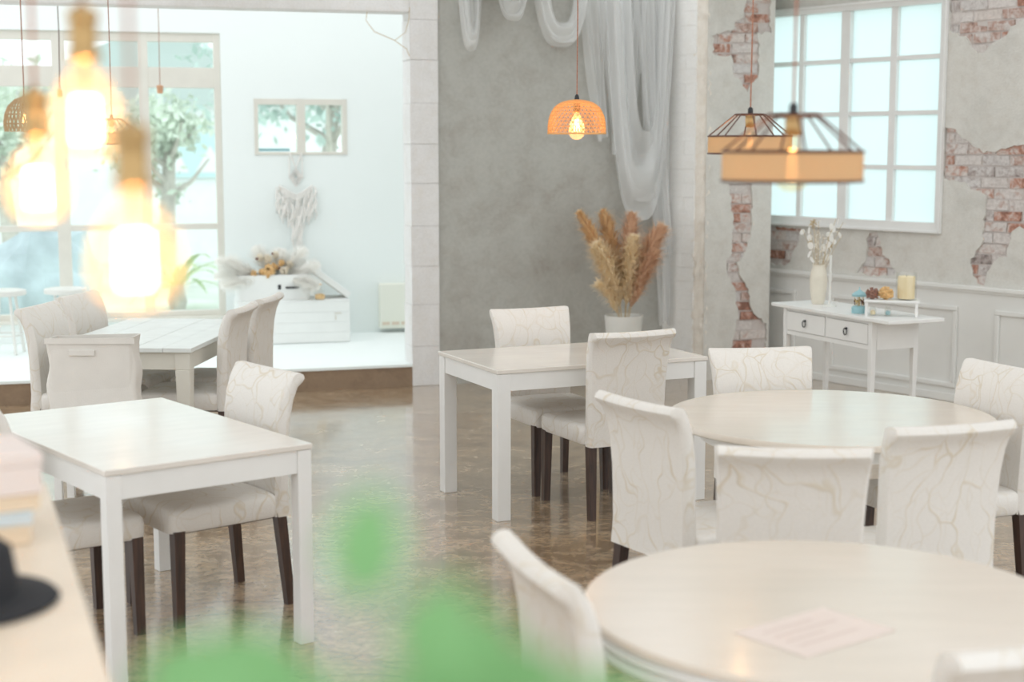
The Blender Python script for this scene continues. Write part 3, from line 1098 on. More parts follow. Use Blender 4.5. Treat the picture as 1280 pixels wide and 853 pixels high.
v_ = thing('flower_vase', 'tall cream ceramic vase on the console', 'vase', con_at(0.22, 0.22))
MB().lathe([(0.036, 0), (0.042, 0.01), (0.054, 0.09), (0.058, 0.16), (0.050, 0.215), (0.040, 0.245), (0.043, 0.262), (0.037, 0.262), (0.035, 0.24), (0.045, 0.2), (0.045, 0.02)], 28).obj('vase_body', 'ceramic_cream', v_, True)
fb = thing('dried_bouquet', 'dried white lunaria and seed heads rising from the cream vase', 'flowers', con_at(0.22, 0.22))
rnd = random.Random(12)
stems = MB()
discs = MB()
dots = MB()
heads = MB()
for i in range(17):
    a = rnd.uniform(0, 2 * PI)
    h = rnd.uniform(0.36, 0.56)
    s = rnd.uniform(0.03, 0.15)
    p0 = Vector((0.008 * math.cos(a), 0.008 * math.sin(a), 0.03))
    p2 = Vector((s * math.cos(a), s * math.sin(a), h))
    p1 = Vector((p2.x * 0.2, p2.y * 0.2, h * 0.6))
    pts = [p0 * (1 - t) ** 2 + p1 * 2 * t * (1 - t) + p2 * t * t for t in (0, .25, .5, .75, 1)]
    stems.tube(pts, 0.0016, 4)
    if i < 9:
        for kk in range(4):
            t = 0.62 + 0.12 * kk
            c = p0 * (1 - t) ** 2 + p1 * 2 * t * (1 - t) + p2 * t * t + Vector((rnd.uniform(-.02, .02), rnd.uniform(-.02, .02), rnd.uniform(-.01, .01)))
            M_ = Matrix.Translation(c) @ Matrix.Rotation(rnd.uniform(0, PI), 4, 'Z') @ Matrix.Rotation(rnd.uniform(1.0, 2.1), 4, 'X')
            r_ = rnd.uniform(0.014, 0.021)
            discs.add([tuple(M_ @ Vector((r_ * math.cos(q * PI / 5), 1.25 * r_ * math.sin(q * PI / 5), 0))) for q in range(10)], [tuple(range(10))])
    elif i < 13:
        for kk in range(26):
            d = Vector((rnd.gauss(0, 1), rnd.gauss(0, 1), rnd.gauss(0, 1))).normalized() * rnd.uniform(0.008, 0.03)
            heads.tube([p2, p2 + d], [0.0012, 0.0022], 3)
    else:
        for kk in range(22):
            t = rnd.uniform(0.4, 1)
            c = p0 * (1 - t) ** 2 + p1 * 2 * t * (1 - t) + p2 * t * t + Vector((rnd.gauss(0, .012), rnd.gauss(0, .012), rnd.gauss(0, .01)))
            dots.lathe([(0.0005, -0.004), (0.004, 0), (0.0005, 0.004)], 5, 0, 0)
            for q in range(len(dots.v) - 15, len(dots.v)):
                dots.v[q] = tuple(Vector(dots.v[q]) + c)
stems.obj('stems', 'stem_tan', fb)
discs.obj('seed_pods', 'dried_white', fb, fix=False)
heads.obj('seed_head', 'stem_tan', fb)
dots.obj('blossoms', 'dried_cream', fb)
cs = thing('candlestick', 'slim white candlestick beside the cream vase', 'candlestick', con_at(0.375, 0.20))
MB().lathe([(0.045, 0), (0.045, 0.006), (0.012, 0.014), (0.007, 0.03), (0.009, 0.09), (0.006, 0.15), (0.013, 0.20), (0.015, 0.215), (0.006, 0.215)], 20).obj('stand', 'ceramic_white', cs, True)
MB().lathe([(0.009, 0.216), (0.008, 0.33), (0.002, 0.335)], 14).obj('taper', 'ceramic_white', cs, True)

# little carousel
cr = thing('carousel_ornament', 'small teal carousel music box on the console', 'ornament', con_at(0.79, 0.12))
MB().lathe([(0.045, 0), (0.047, 0.004), (0.047, 0.036), (0.044, 0.04), (0.036, 0.046), (0.03, 0.046)], 24).obj('base', 'teal', cr, True)
MB().lathe([(0.004, 0.046), (0.004, 0.112)], 8).obj('pole', 'gold', cr, True)
for k in range(5):
    a = k * 2 * PI / 5 + 0.3
    x, y = 0.028 * math.cos(a), 0.028 * math.sin(a)
    h_ = MB().tube([(x - 0.010 * math.sin(a), y + 0.010 * math.cos(a), 0.075), (x, y, 0.073), (x + 0.010 * math.sin(a), y - 0.010 * math.cos(a), 0.075), (x + 0.013 * math.sin(a), y - 0.013 * math.cos(a), 0.088)], [0.006, 0.007, 0.006, 0.004], 6)
    for s in (-1, 1):
        h_.tube([(x + s * 0.008 * math.sin(a), y - s * 0.008 * math.cos(a), 0.07), (x + s * 0.011 * math.sin(a), y - s * 0.011 * math.cos(a), 0.053)], 0.0022, 4)
    h_.obj('horse', 'gold' if k % 2 else 'bronze_wire', cr, True)
    MB().tube([(x, y, 0.046), (x, y, 0.112)], 0.0013, 4).obj('rod', 'gold', cr)
MB().lathe([(0.046, 0.106), (0.047, 0.118), (0.03, 0.132), (0.012, 0.142), (0.004, 0.15), (0.003, 0.162), (0.0005, 0.165)], 24).obj('canopy', 'teal', cr, True)

# riser shelf with dried flowers and candle
rp = con_at(0.985, 0.215)
RYW = R(-14)
rs = thing('riser_shelf', 'small white riser shelf at the console end', 'shelf', rp, RYW)
MB().box(-0.165, 0.165, -0.075, 0.075, 0.085, 0.10).obj('shelf_top', 'white_paint', rs, bevel=0.003)
for sx in (-1, 1):
    for sy in (-1, 1):
        MB().box(sx * 0.15 - 0.008, sx * 0.15 + 0.008, sy * 0.06 - 0.008, sy * 0.06 + 0.008, 0, 0.0845).obj('leg', 'white_paint', rs)


def riser(dx, dy, dz=0.1005):
    v = Matrix.Rotation(RYW, 3, 'Z') @ Vector((dx, dy, 0))
    return (rp[0] + v.x, rp[1] + v.y, rp[2] + dz)


def petal_ball(name, label, m, loc, r, n, seed):
    t = thing(name, label, 'dried flower', loc)
    rnd = random.Random(seed)
    core = MB().lathe([(0.2 * r, 0), (0.6 * r, 0.25 * r), (0.75 * r, 0.7 * r), (0.5 * r, 1.15 * r), (0.1 * r, 1.35 * r)], 12)
    core.obj('core', m, t, True)
    pet = MB()
    for i in range(n):
        a, zc = rnd.uniform(0, 2 * PI), rnd.uniform(-0.6, 1)
        q = math.sqrt(1 - zc * zc)
        d = Vector((q * math.cos(a), q * math.sin(a), zc))
        c = Vector((0, 0, 0.72 * r)) + d * r * 0.62
        sdx = d.cross(Vector((0.3, 0.2, 1))).normalized() * r * 0.22
        upv = d.cross(sdx).normalized() * r * 0.22
        tip = c + d * r * 0.42
        pet.add([c - sdx, c + upv, c + sdx, tip + upv * 0.5, tip - upv * 0.6], [(0, 1, 3), (1, 2, 3), (2, 0, 4), (0, 3, 4), (2, 3, 4)])
    pet.obj('petals', m, t, fix=False)
    return t


petal_ball('dried_flower', 'dark maroon dried flower head on the riser shelf', 'dried_maroon', riser(-0.115, 0.0), 0.042, 60, 1)
petal_ball('dried_flower', 'orange dried flower head beside the maroon one', 'dried_orange', riser(-0.035, -0.01), 0.046, 60, 2)
cj = thing('candle_jar', 'thick cream pillar candle in a glass cylinder', 'candle', riser(0.085, 0.0))
MB().lathe([(0.062, 0), (0.064, 0.004), (0.064, 0.168), (0.061, 0.168), (0.061, 0.006), (0.001, 0.006)], 32, cap1=False).obj('glass_cylinder', 'jar_glass', cj, True)
MB().lathe([(0.050, 0.007), (0.052, 0.012), (0.052, 0.140), (0.048, 0.145), (0.02, 0.141)], 28).obj('candle', 'wax', cj, True)
MB().tube([(0, 0, 0.141), (0.001, 0, 0.152)], 0.0015, 5).obj('wick', 'black_plastic', cj)
for i, (dx, m, lb) in enumerate(((-0.11, 'wax', 'tiny glass jar with yellow filling under the riser'), (-0.02, 'teal', 'tiny glass jar with teal filling under the riser'))):
    j = thing('glass_jar', lb, 'jar', riser(dx, -0.025, 0.0))
    MB().lathe([(0.018, 0), (0.022, 0.004), (0.022, 0.04), (0.015, 0.05), (0.017, 0.058), (0.014, 0.058), (0.013, 0.05), (0.02, 0.04), (0.02, 0.005)], 18).obj('jar_body', 'jar_glass', j, True)
    MB().lathe([(0.013, 0.007), (0.016, 0.012), (0.015, 0.028), (0.005, 0.034)], 12).obj('filling', m, j, True)


# ------------------------------------------------------------------ pendants
def cord(parent, pts, r=0.003, m='copper_cord'):
    MB().tube(pts, r, 5).obj('cord', m, parent)


def point_light(name, loc, power, col, rad, parent):
    l = bpy.data.lights.new(name, 'POINT')
    l.energy = power
    l.color = col
    l.shadow_soft_size = rad
    o = bpy.data.objects.new(name, l)
    COL.objects.link(o)
    o.parent = parent
    o.location = loc
    return o


def edison(parent, zt, s=1.0, strength='filament_soft', globe=False):
    """socket and clear bulb hanging below z = zt (local)"""
    MB().lathe([(0.006 * s, zt + 0.012 * s), (0.017 * s, zt + 0.004 * s), (0.019 * s, zt), (0.019 * s, zt - 0.038 * s), (0.015 * s, zt - 0.044 * s)], 18).obj('socket', 'brass', parent, True)
    b = zt - 0.044 * s
    prof = [(0.013, 0), (0.015, -0.012), (0.025, -0.035), (0.031, -0.058), (0.031, -0.075), (0.024, -0.095), (0.010, -0.106), (0.001, -0.108)]
    if globe:
        prof = [(0.013, 0), (0.015, -0.02), (0.028, -0.045), (0.038, -0.068), (0.041, -0.088), (0.037, -0.108), (0.022, -0.124), (0.001, -0.129)]
    MB().lathe([(r * s, b + q * s) for r, q in prof], 22, cap0=False).obj('bulb', 'amber_glass', parent, True)
    f = MB()
    for k in range(6):
        a = k * PI / 3
        f.tube([(0.006 * s * math.cos(a), 0.006 * s * math.sin(a), b - 0.03 * s), (0.013 * s * math.cos(a + .4), 0.013 * s * math.sin(a + .4), b - 0.095 * s)], 0.0016 * s, 4)
    f.obj('filament', strength, parent)
    return b


def drum_pendant(label, x, y, zb, dia, ztop, hb=0.066, lit=True, bulb=1.0, globe=False):
    t = thing('drum_pendant', label, 'pendant lamp', (x, y, zb))
    r = dia / 2
    MB().lathe([(r, 0), (r, hb), (r - 0.004, hb), (r - 0.004, 0)], 48, cap0=False, cap1=False).obj('burlap_band', 'burlap', t, True)
    for z_ in (0, hb):
        MB().tube([(r * math.cos(k * PI / 24), r * math.sin(k * PI / 24), z_) for k in range(48)], 0.0035, 6, True).obj('ring', 'bronze_wire', t, True)
    zt = hb + 0.082 * dia / 0.32
    rt = 0.058 * dia / 0.32
    hexr = [(rt * math.cos(k * PI / 4), rt * math.sin(k * PI / 4), zt) for k in range(8)]
    MB().tube(hexr, 0.004, 6, True).obj('top_ring', 'bronze_wire', t)
    for k in range(8):
        a = k * PI / 4
        MB().tube([hexr[k], (r * math.cos(a), r * math.sin(a), hb)], 0.0028, 5).obj('rod', 'bronze_wire', t)
    MB().tube([hexr[0], hexr[4]], 0.003, 5).tube([hexr[2], hexr[6]], 0.003, 5).obj('spider', 'bronze_wire', t)
    MB().lathe([(0.008, zt), (0.010, zt + 0.004), (0.010, zt + 0.022), (0.005, zt + 0.028)], 12).obj('grommet', 'black_plastic', t, True)
    cord(t, [(0, 0, zt + 0.025), (0.002, 0, zt + 0.4), (0, 0, ztop - zb)])
    edison(t, zt - 0.004, bulb, globe=globe)
    if lit:
        point_light('bulb_light', (0, 0, hb * 0.4), 0.7, (1, 0.62, 0.3), 0.02, t)
    return t


drum_pendant('burlap drum pendant nearer the camera, before the grid window', 0.637, 3.5, 1.724, 0.318, 3.3, bulb=0.98, globe=True)
drum_pendant('smaller-looking burlap drum pendant in front of the brick pier', 0.913, 5.92, 1.772, 0.32, 3.3)
drum_pendant('far burlap drum pendant behind the glowing bulbs at the garden window', -2.41, 9.3, 1.81, 0.32, 3.3, bulb=0.9)

# bamboo pendant
bt = thing('bamboo_pendant', 'orange woven bamboo dome pendant on a red cord', 'pendant lamp', (0.327, 7.8, 1.862))
prof = [(0.145, 0.0), (0.1452, 0.018), (0.1450, 0.036), (0.143, 0.054), (0.140, 0.072), (0.135, 0.09), (0.127, 0.108), (0.116, 0.126), (0.101, 0.141), (0.083, 0.152), (0.062, 0.160), (0.038, 0.165), (0.012, 0.168)]
n = 34
rings = []
for i, (r, z_) in enumerate(prof):
    off = 0.5 * (i % 2)
    rings.append([(r * math.cos(2 * PI * (j + off) / n), r * math.sin(2 * PI * (j + off) / n), z_) for j in range(n)])
dm = MB()
for rg in rings:
    dm.v += rg
for i in range(len(rings) - 1):
    for j in range(n):
        a, b = i * n + j, i * n + (j + 1) % n
        c, d = (i + 1) * n + j, (i + 1) * n + (j + 1) % n
        if i % 2 == 0:
            dm.f += [(a, b, c), (b, d, c)]
        else:
            dm.f += [(a, b, d), (a, d, c)]
sh = dm.obj('woven_shade', 'bamboo', bt)
sub = sh.modifiers.new('sub', 'SUBSURF')
sub.subdivision_type = 'SIMPLE'
sub.levels = sub.render_levels = 0
wf = sh.modifiers.new('weave', 'WIREFRAME')
wf.thickness = 0.0052
wf.use_even_offset = False
MB().tube([(0.1455 * math.cos(k * PI / 30), 0.1455 * math.sin(k * PI / 30), 0) for k in range(60)], 0.004, 6, True).obj('rim', 'bamboo', bt, True)
MB().lathe([(0.012, 0.166), (0.013, 0.17), (0.010, 0.188), (0.005, 0.196)], 12).obj('grommet', 'black_plastic', bt, True)
cord(bt, [(0, 0, 0.19), (0.002, 0.001, 0.6), (-0.002, 0, 1.0), (0, 0, 1.44)], 0.0032)
MB().lathe([(0.018, 0.15), (0.018, 0.11), (0.014, 0.105)], 14).obj('socket', 'brass', bt, True)
MB().lathe([(0.012, 0.105), (0.022, 0.08), (0.036, 0.045), (0.040, 0.015), (0.037, -0.010), (0.022, -0.027), (0.001, -0.032)], 22, cap0=False).obj('bulb', 'globe_glass', bt, True)
f = MB()
for k in range(6):
    a = k * PI / 3
    f.tube([(0.007 * math.cos(a), 0.007 * math.sin(a), 0.075), (0.016 * math.cos(a + .4), 0.016 * math.sin(a + .4), 0.01)], 0.002, 4)
f.obj('filament', 'filament_soft', bt)
point_light('bulb_light', (0, 0, 0.045), 2.2, (1, 0.55, 0.22), 0.02, bt)

# three bare bulbs near the camera
for lb, x, y, zc, s in (('lowest and largest glowing globe bulb in a brass socket', -0.370, 1.5, 1.693, 1.0),
                         ('highest glowing globe bulb, cut by the top edge, in a brass socket', -0.510, 1.85, 1.835, 1.0),
                         ('glowing globe bulb nearest the left picture edge', -0.648, 2.1, 1.747, 1.0)):
    t = thing('bulb_pendant', lb, 'pendant lamp', (x, y, zc))
    MB().lathe([(0.004, 0.137), (0.010, 0.132), (0.018, 0.128), (0.0195, 0.12), (0.0165, 0.115), (0.0165, 0.083), (0.020, 0.078), (0.020, 0.071), (0.015, 0.068)], 24).obj('socket', 'brass', t, True)
    MB().lathe([(0.013, 0.068), (0.016, 0.058), (0.030, 0.046), (0.043, 0.022), (0.0475, -0.005), (0.043, -0.030), (0.028, -0.046), (0.001, -0.052)], 32, cap0=False).obj('globe', 'globe_glass', t, True)
    MB().lathe([(0.0035, 0.068), (0.003, 0.036)], 10).obj('stem', 'brass', t, True)
    f = MB()
    for k in range(10):
        a = k * PI / 5
        f.tube([(0.012 * math.cos(a), 0.012 * math.sin(a), 0.026), (0.0135 * math.cos(a + 0.3), 0.0135 * math.sin(a + 0.3), -0.026)], 0.0034, 5)
    f.obj('filament', 'filament', t)
    cord(t, [(0, 0, 0.135), (0.001, 0, 0.5), (0, 0, 3.3 - zc)], 0.003)
    point_light('bulb_light', (0, 0, 0), 0.75, (1, 0.70, 0.42), 0.015, t)

# far pendants in front of the garden window
t = thing('socket_pendant', 'small terracotta coloured socket on a thin cord before the garden window', 'pendant lamp', (-2.727, 12.0, 2.20))
MB().lathe([(0.010, 0.0), (0.021, 0.002), (0.027, 0.058), (0.020, 0.062), (0.005, 0.066)], 16).obj('socket', 'clay', t, True)
cord(t, [(0, 0, 0.06), (0.004, 0, 0.5), (0, 0, 1.1)], 0.003)
t = thing('wicker_pendant', 'pale wicker shade half hidden behind the leftmost bulb', 'pendant lamp', (-3.12, 9.9, 1.89))
prof = [(0.125, 0.0), (0.130, 0.05), (0.122, 0.11), (0.10, 0.16), (0.06, 0.2), (0.02, 0.215)]
wk = MB()
n = 28
for i, (r, z_) in enumerate(prof):
    off = 0.5 * (i % 2)
    wk.v += [(r * math.cos(2 * PI * (j + off) / n), r * math.sin(2 * PI * (j + off) / n), z_) for j in range(n)]
for i in range(len(prof) - 1):
    for j in range(n):
        a, b = i * n + j, i * n + (j + 1) % n
        c, d = (i + 1) * n + j, (i + 1) * n + (j + 1) % n
        wk.f += [(a, b, c), (b, d, c)] if i % 2 == 0 else [(a, b, d), (a, d, c)]
o = wk.obj('woven_shade', 'burlap', t)
wf = o.modifiers.new('weave', 'WIREFRAME')
wf.thickness = 0.008
cord(t, [(0, 0, 0.21), (0, 0, 1.41)], 0.004)
edison(t, 0.19, 1.0)
t = thing('hanging_cord', 'thin dark cord hanging between the glowing bulbs in the sunroom', 'cord', (-3.30, 11.3, 2.2))
MB().tube([(0, 0, 0), (0.01, 0, 0.4), (0, 0, 1.1)], 0.004, 5).obj('flex', 'bronze_wire', t)
MB().lathe([(0.012, -0.05), (0.018, -0.045), (0.018, 0.0), (0.005, 0.01)], 12).obj('socket', 'brass', t, True)

# ------------------------------------------------------------------ tulle drapery on the grey wall
td = thing('tulle_drape', 'sheer white tulle swagged along the grey wall and down the pier', 'drapery', BO, BA)


def swag(x0, x1, zt, d_in, d_out, band, seed, yb=-0.05):
    rnd = random.Random(seed)
    rows_ = []
    ph = rnd.uniform(0, 6)
    for i in range(41):
        s = i / 40
        row = []
        for j in range(15):
            q = j / 14
            half = (x1 - x0) / 2
            xc = (x0 + x1) / 2
            u = 2 * s - 1
            hw_ = half - band * (1 - q)
            x = xc + hw_ * math.copysign(abs(u) ** 0.75, u)
            dep = d_in + (d_out - d_in) * q
            z_ = zt - dep * (1 - abs(u) ** 2.6) + 0.01 * math.sin(9 * q + 3 * s + ph)
            y = yb - 0.03 * math.sin(q * 9 + ph + 2 * s) - 0.04 * (1 - u * u)
            row.append((x, y, z_))
        rows_.append(row)
    MB().grid(rows_).obj('swag', 'tulle', td, True, fix=False)


def fall(top, bot, zt, zb, folds, seed, yb=-0.05, curve=0.0, name='fall'):
    rnd = random.Random(seed)
    ph = rnd.uniform(0, 6)
    rows_ = []
    for i in range(31):
        t = i / 30
        row = []
        for j in range(43):
            q = j / 42
            a = top[0] + (bot[0] - top[0]) * t
            b = top[1] + (bot[1] - top[1]) * t
            x = a + (b - a) * q + curve * math.sin(PI * t) + 0.012 * math.sin(5 * t + 7 * q + ph)
            y = yb - 0.025 * math.sin(q * folds * 2 * PI + ph + 1.5 * math.sin(3 * t)) - 0.012 * math.sin(q * folds * 5.3 + 4 * t)
            row.append((x, y, zt + (zb - zt) * t + 0.02 * math.sin(6 * q + ph) * t))
        rows_.append(row)
    MB().grid(rows_).obj(name, 'tulle', td, True, fix=False)


swag(0.33, 0.54, 3.1, 0.46, 0.60, 0.08, 1)
swag(0.36, 0.52, 3.1, 0.40, 0.57, 0.07, 8, -0.07)
swag(0.60, 0.90, 3.1, 0.26, 0.38, 0.09, 2)
swag(0.63, 0.88, 3.1, 0.20, 0.36, 0.09, 9, -0.08)
swag(0.90, 1.37, 3.1, 0.42, 0.56, 0.11, 3)
swag(0.92, 1.35, 3.1, 0.38, 0.55, 0.10, 10, -0.09)
fall((1.24, 1.50), (1.42, 1.50), 3.1, 1.85, 3, 4)
fall((1.42, 1.80), (1.56, 1.66), 3.1, 1.75, 4, 5)
fall((1.52, 1.82), (1.62, 1.70), 3.1, 1.60, 4, 15, -0.08)
fall((1.70, 1.98), (1.96, 2.03), 3.1, 0.42, 5, 6, -0.09)
fall((1.74, 2.00), (1.90, 2.02), 3.1, 0.95, 4, 16, -0.12, -0.03)
swag(1.46, 2.04, 3.1, 1.45, 1.88, 0.15, 17, -0.10)
swag(1.52, 2.04, 3.1, 1.20, 1.72, 0.13, 18, -0.13)
# beam the cloth hangs from
MB().box(0.25, 2.03, -0.08, -0.03, 3.08, 3.12).obj('hanging_rail', 'bronze_wire', td)

# ------------------------------------------------------------------ pampas
POT = Vector((0.826, 11.25, 0))
pot = thing('plant_pot', 'tapered white pot standing by the grey wall', 'pot', POT)
MB().lathe([(0.085, 0), (0.092, 0.01), (0.142, 0.545), (0.144, 0.555), (0.136, 0.555), (0.126, 0.49), (0.02, 0.485)], 36).obj('pot_body', 'ceramic_white', pot, True)


def plume(label, tip, base, wid, m, seed, n=1300, start=0.18):
    wid *= 1.6
    rnd = random.Random(seed)
    t = thing('pampas_stem', label, 'dried plume', POT, 0, 'pampas plumes in the white pot')
    p0, p2 = Vector(base), Vector(tip)
    p1 = p0.lerp(p2, 0.5) + Vector((-(p2.x - p0.x) * 0.22, 0, 0.05))

    def at(q):
        return p0 * (1 - q) ** 2 + p1 * 2 * q * (1 - q) + p2 * q * q
    MB().tube([at(q / 8) for q in range(9)], [0.004 - 0.0003 * q for q in range(9)], 5).obj('stem', 'stem_tan', t)
    fe = MB()
    for i in range(n):
        q = start + (1 - start) * rnd.random() ** 0.9
        c = at(q)
        ax = (at(min(1, q + 0.02)) - at(q - 0.02)).normalized()
        a = rnd.uniform(0, 2 * PI)
        side = Vector((math.cos(a), math.sin(a), 0))
        side = (side - ax * side.dot(ax)).normalized()
        k = (q - start) / (1 - start)
        env = wid * (0.35 + 1.0 * math.sin(PI * min(1, 0.18 + 0.82 * k)) ** 0.7)
        ln = env * rnd.uniform(0.6, 1.15)
        d1 = c + side * ln * 0.45 + ax * ln * 0.75
        d2 = c + side * ln * rnd.uniform(0.8, 1.05) + ax * ln * rnd.uniform(0.7, 1.3) - Vector((0, 0, 0.15 * ln))
        wv = ax.cross(side) * rnd.uniform(0.0022, 0.0045)
        fe.add([c - wv * 0.5, c + wv * 0.5, d1 + wv, d1 - wv, d2], [(0, 1, 2, 3), (3, 2, 4)])
    fe.obj('feather', m, t, fix=False)


plume('golden pampas plume leaning farthest left in the white pot', (-0.325, 0.05, 1.30), (-0.02, 0, 0.5), 0.062, 'plume_gold', 1)
plume('tall golden pampas plume, second from the left at the back', (-0.145, 0.12, 1.30), (-0.01, 0.02, 0.5), 0.070, 'plume_gold', 2)
plume('pinkish pampas plume rising right of the middle', (0.06, 0.10, 1.28), (0.01, 0.02, 0.5), 0.072, 'plume_pink', 3)
plume('pinkish pampas plume leaning farthest right', (0.275, 0.04, 1.19), (0.02, 0, 0.5), 0.082, 'plume_pink', 4)
plume('pale cream pampas plume in front, leaning left', (-0.20, -0.10, 1.07), (-0.01, -0.03, 0.5), 0.070, 'plume_cream', 5)
plume('pale cream pampas plume in front, upright', (0.06, -0.10, 1.13), (0.01, -0.03, 0.5), 0.060, 'plume_cream', 6)
plume('short pinkish pampas plume low on the right', (0.21, -0.05, 1.02), (0.03, -0.02, 0.5), 0.070, 'plume_pink', 7)
plume('short drooping cream pampas plume low on the left', (-0.19, -0.12, 0.80), (-0.03, -0.04, 0.5), 0.05, 'plume_cream', 8, 300)


# ------------------------------------------------------------------ sunroom things
def far_pt(u, off, z_):
    """point in front of the far wall: u along it, off metres towards the room"""
    c, s = math.cos(FA), math.sin(FA)
    return (FO[0] + u * c + off * s, FO[1] + u * s - off * c, z_)


ct = thing('wooden_crate', 'long white wooden crate against the sunroom wall', 'crate', (-1.80, 12.60, 0.1665), R(15))
# local: x along the front, y to the back; front face at y = 0
for i in range(4):
    MB().box(-0.46, 0.46, 0, 0.02, 0.003 + i * 0.085, 0.003 + i * 0.085 + 0.0842).obj('plank', 'crate_white', ct, bevel=0.0012)
MB().box(-0.46, -0.44, 0.021, 0.45, 0, 0.34).obj('side', 'crate_white', ct)
MB().box(0.44, 0.46, 0.021, 0.45, 0, 0.34).obj('side', 'crate_white', ct)
MB().box(-0.44, 0.44, 0.43, 0.45, 0, 0.34).obj('back', 'crate_white', ct)
MB().box(-0.46, 0.46, 0.0, 0.45, 0.343, 0.358).obj('lid', 'crate_white', ct, bevel=0.002)
MB().box(0.33, 0.39, -0.006, 0, 0.24, 0.25).box(0.335, 0.345, -0.006, 0, 0.19, 0.23).obj('mark', 'cream_paint', ct)


def crate_pt(x, y, z_=0.5255):
    c, s = math.cos(R(15)), math.sin(R(15))
    return (-1.80 + x * c - y * s, 12.60 + x * s + y * c, z_)


sk = thing('suitcase', 'old white suitcase with dark handle on the crate, overflowing with dried flowers', 'suitcase', crate_pt(-0.16, 0.06), R(15))
rg = [rrect(0.30, 0.15, 0.04, zz, 5, 0, 0.15) for zz in (0, 0.21)]
inn = [rrect(0.285, 0.135, 0.03, zz, 5, 0, 0.15) for zz in (0.21, 0.02)]
MB().loops(rg + inn).obj('case_body', 'crate_white', sk, True)
MB().tube([(0.10, -0.004, 0.105), (0.11, -0.022, 0.105), (0.19, -0.022, 0.105), (0.20, -0.004, 0.105)], 0.009, 6).obj('handle', 'black_plastic', sk)
for x in (0.045, 0.245):
    MB().box(x - 0.012, x + 0.012, -0.006, 0.0, 0.09, 0.13).obj('latch', 'iron', sk)
# lid propped beside it
ld = thing('wooden_board', 'whitewashed board leaning against the flower suitcase', 'board', crate_pt(0.275, 0.10), R(15))
M_ = Matrix.Rotation(R(38), 4, 'Y')
MB().box(-0.44, 0.02, 0, 0.30, 0, 0.05).xf(Matrix.Translation((0.17, 0, 0.012)) @ Matrix.Rotation(R(37), 4, 'Y')).obj('panel', 'crate_white', ld, bevel=0.006)
MB().box(-0.42, 0.0, 0.01, 0.29, -0.004, 0.0).xf(Matrix.Translation((0.17, 0, 0.012)) @ Matrix.Rotation(R(37), 4, 'Y')).obj('lining', 'cream_paint', ld)
bo = thing('glass_bottle', 'small round bottle with orange filling on the crate', 'bottle', crate_pt(0.215, 0.03))
MB().lathe([(0.035, 0), (0.045, 0.01), (0.048, 0.04), (0.035, 0.07), (0.014, 0.09), (0.013, 0.115), (0.017, 0.118)], 20).obj('bottle_body', 'jar_glass', bo, True)
MB().lathe([(0.03, 0.004), (0.041, 0.012), (0.043, 0.04), (0.02, 0.05)], 16).obj('filling', 'dried_orange', bo, True)
MB().lathe([(0.013, 0.119), (0.018, 0.125), (0.012, 0.14), (0.002, 0.143)], 12).obj('stopper', 'dried_orange', bo, True)
# bouquet in the suitcase
bq = thing('dried_flower_bouquet', 'cream and orange dried flowers with pampas spilling from the suitcase', 'flowers', crate_pt(-0.16, 0.21, 0.60), R(15))
rnd = random.Random(21)
fl_ = MB()


def feather(mb, c, d, ln, n, w_):
    d = d.normalized()
    for i in range(n):
        q = rnd.random()
        b_ = c + d * ln * q
        a = rnd.uniform(0, 2 * PI)
        sd = Vector((math.cos(a), math.sin(a), rnd.uniform(-.5, .8)))
        sd = (sd - d * sd.dot(d)).normalized()
        l2 = w_ * (0.4 + math.sin(PI * min(1, 0.15 + 0.85 * q)))
        e_ = b_ + sd * l2 + d * l2 * 0.9
        wv = d.cross(sd) * 0.005
        mb.add([b_ - wv, b_ + wv, e_], [(0, 1, 2)])


for (c, d, ln) in (((-0.10, -0.02, 0.12), (-0.9, -0.2, 0.35), 0.36), ((-0.08, 0, 0.1), (-0.9, 0, 0.05), 0.36), ((-0.12, -0.08, 0.1), (-0.8, -0.3, -0.12), 0.3), ((0.12, -0.03, 0.12), (0.8, -0.2, 0.25), 0.26), ((0.08, 0, 0.14), (0.6, -0.1, 0.6), 0.26),
                    ((0.15, -0.12, 0.1), (0.6, -0.5, -0.25), 0.22), ((0, 0.0, 0.12), (-0.4, 0, 0.7), 0.25), ((0.03, 0, 0.12), (0.2, 0, 0.8), 0.2), ((-0.2, -0.05, 0.1), (-0.7, -0.2, 0.6), 0.22)):
    feather(fl_, Vector(c), Vector(d), ln * 1.05, 620, 0.085)
fl_.obj('pampas_fronds', 'dried_white', bq, fix=False)


def bloom(mb, c, r, n):
    for i in range(n):
        d = Vector((rnd.gauss(0, 1), rnd.gauss(0, 1), rnd.gauss(0, 1))).normalized()
        p = Vector(c) + d * r * 0.5
        sd = d.cross(Vector((0.2, 0.4, 1))).normalized() * r * 0.3
        up_ = d.cross(sd).normalized() * r * 0.3
        mb.add([p - sd, p - up_, p + sd, p + d * r * 0.5 + up_ * 0.4, p - sd * 0.5 + up_], [(0, 1, 2), (0, 2, 3), (2, 4, 3), (0, 4, 3)])


for m, lst in (('dried_orange', ((-0.04, -0.14, 0.17, 0.065), (-0.09, -0.12, 0.15, 0.045), (0.01, -0.1, 0.2, 0.04), (0.07, -0.1, 0.23, 0.035), (-0.16, -0.13, 0.15, 0.035))),
               ('dried_cream', ((-0.10, -0.08, 0.28, 0.04), (0.09, -0.12, 0.17, 0.045), (0.03, -0.05, 0.30, 0.04), (0.14, -0.08, 0.22, 0.04), (-0.04, -0.08, 0.27, 0.045))),
               ('dried_maroon', ((-0.13, -0.09, 0.27, 0.016), (0.05, -0.1, 0.19, 0.016), (0.0, -0.08, 0.31, 0.012)))):
    for (x, y, z_, r) in lst:
        b_ = MB()
        bloom(b_, (x, y, z_), r, 40)
        b_.obj('bloom', m, bq, fix=False)

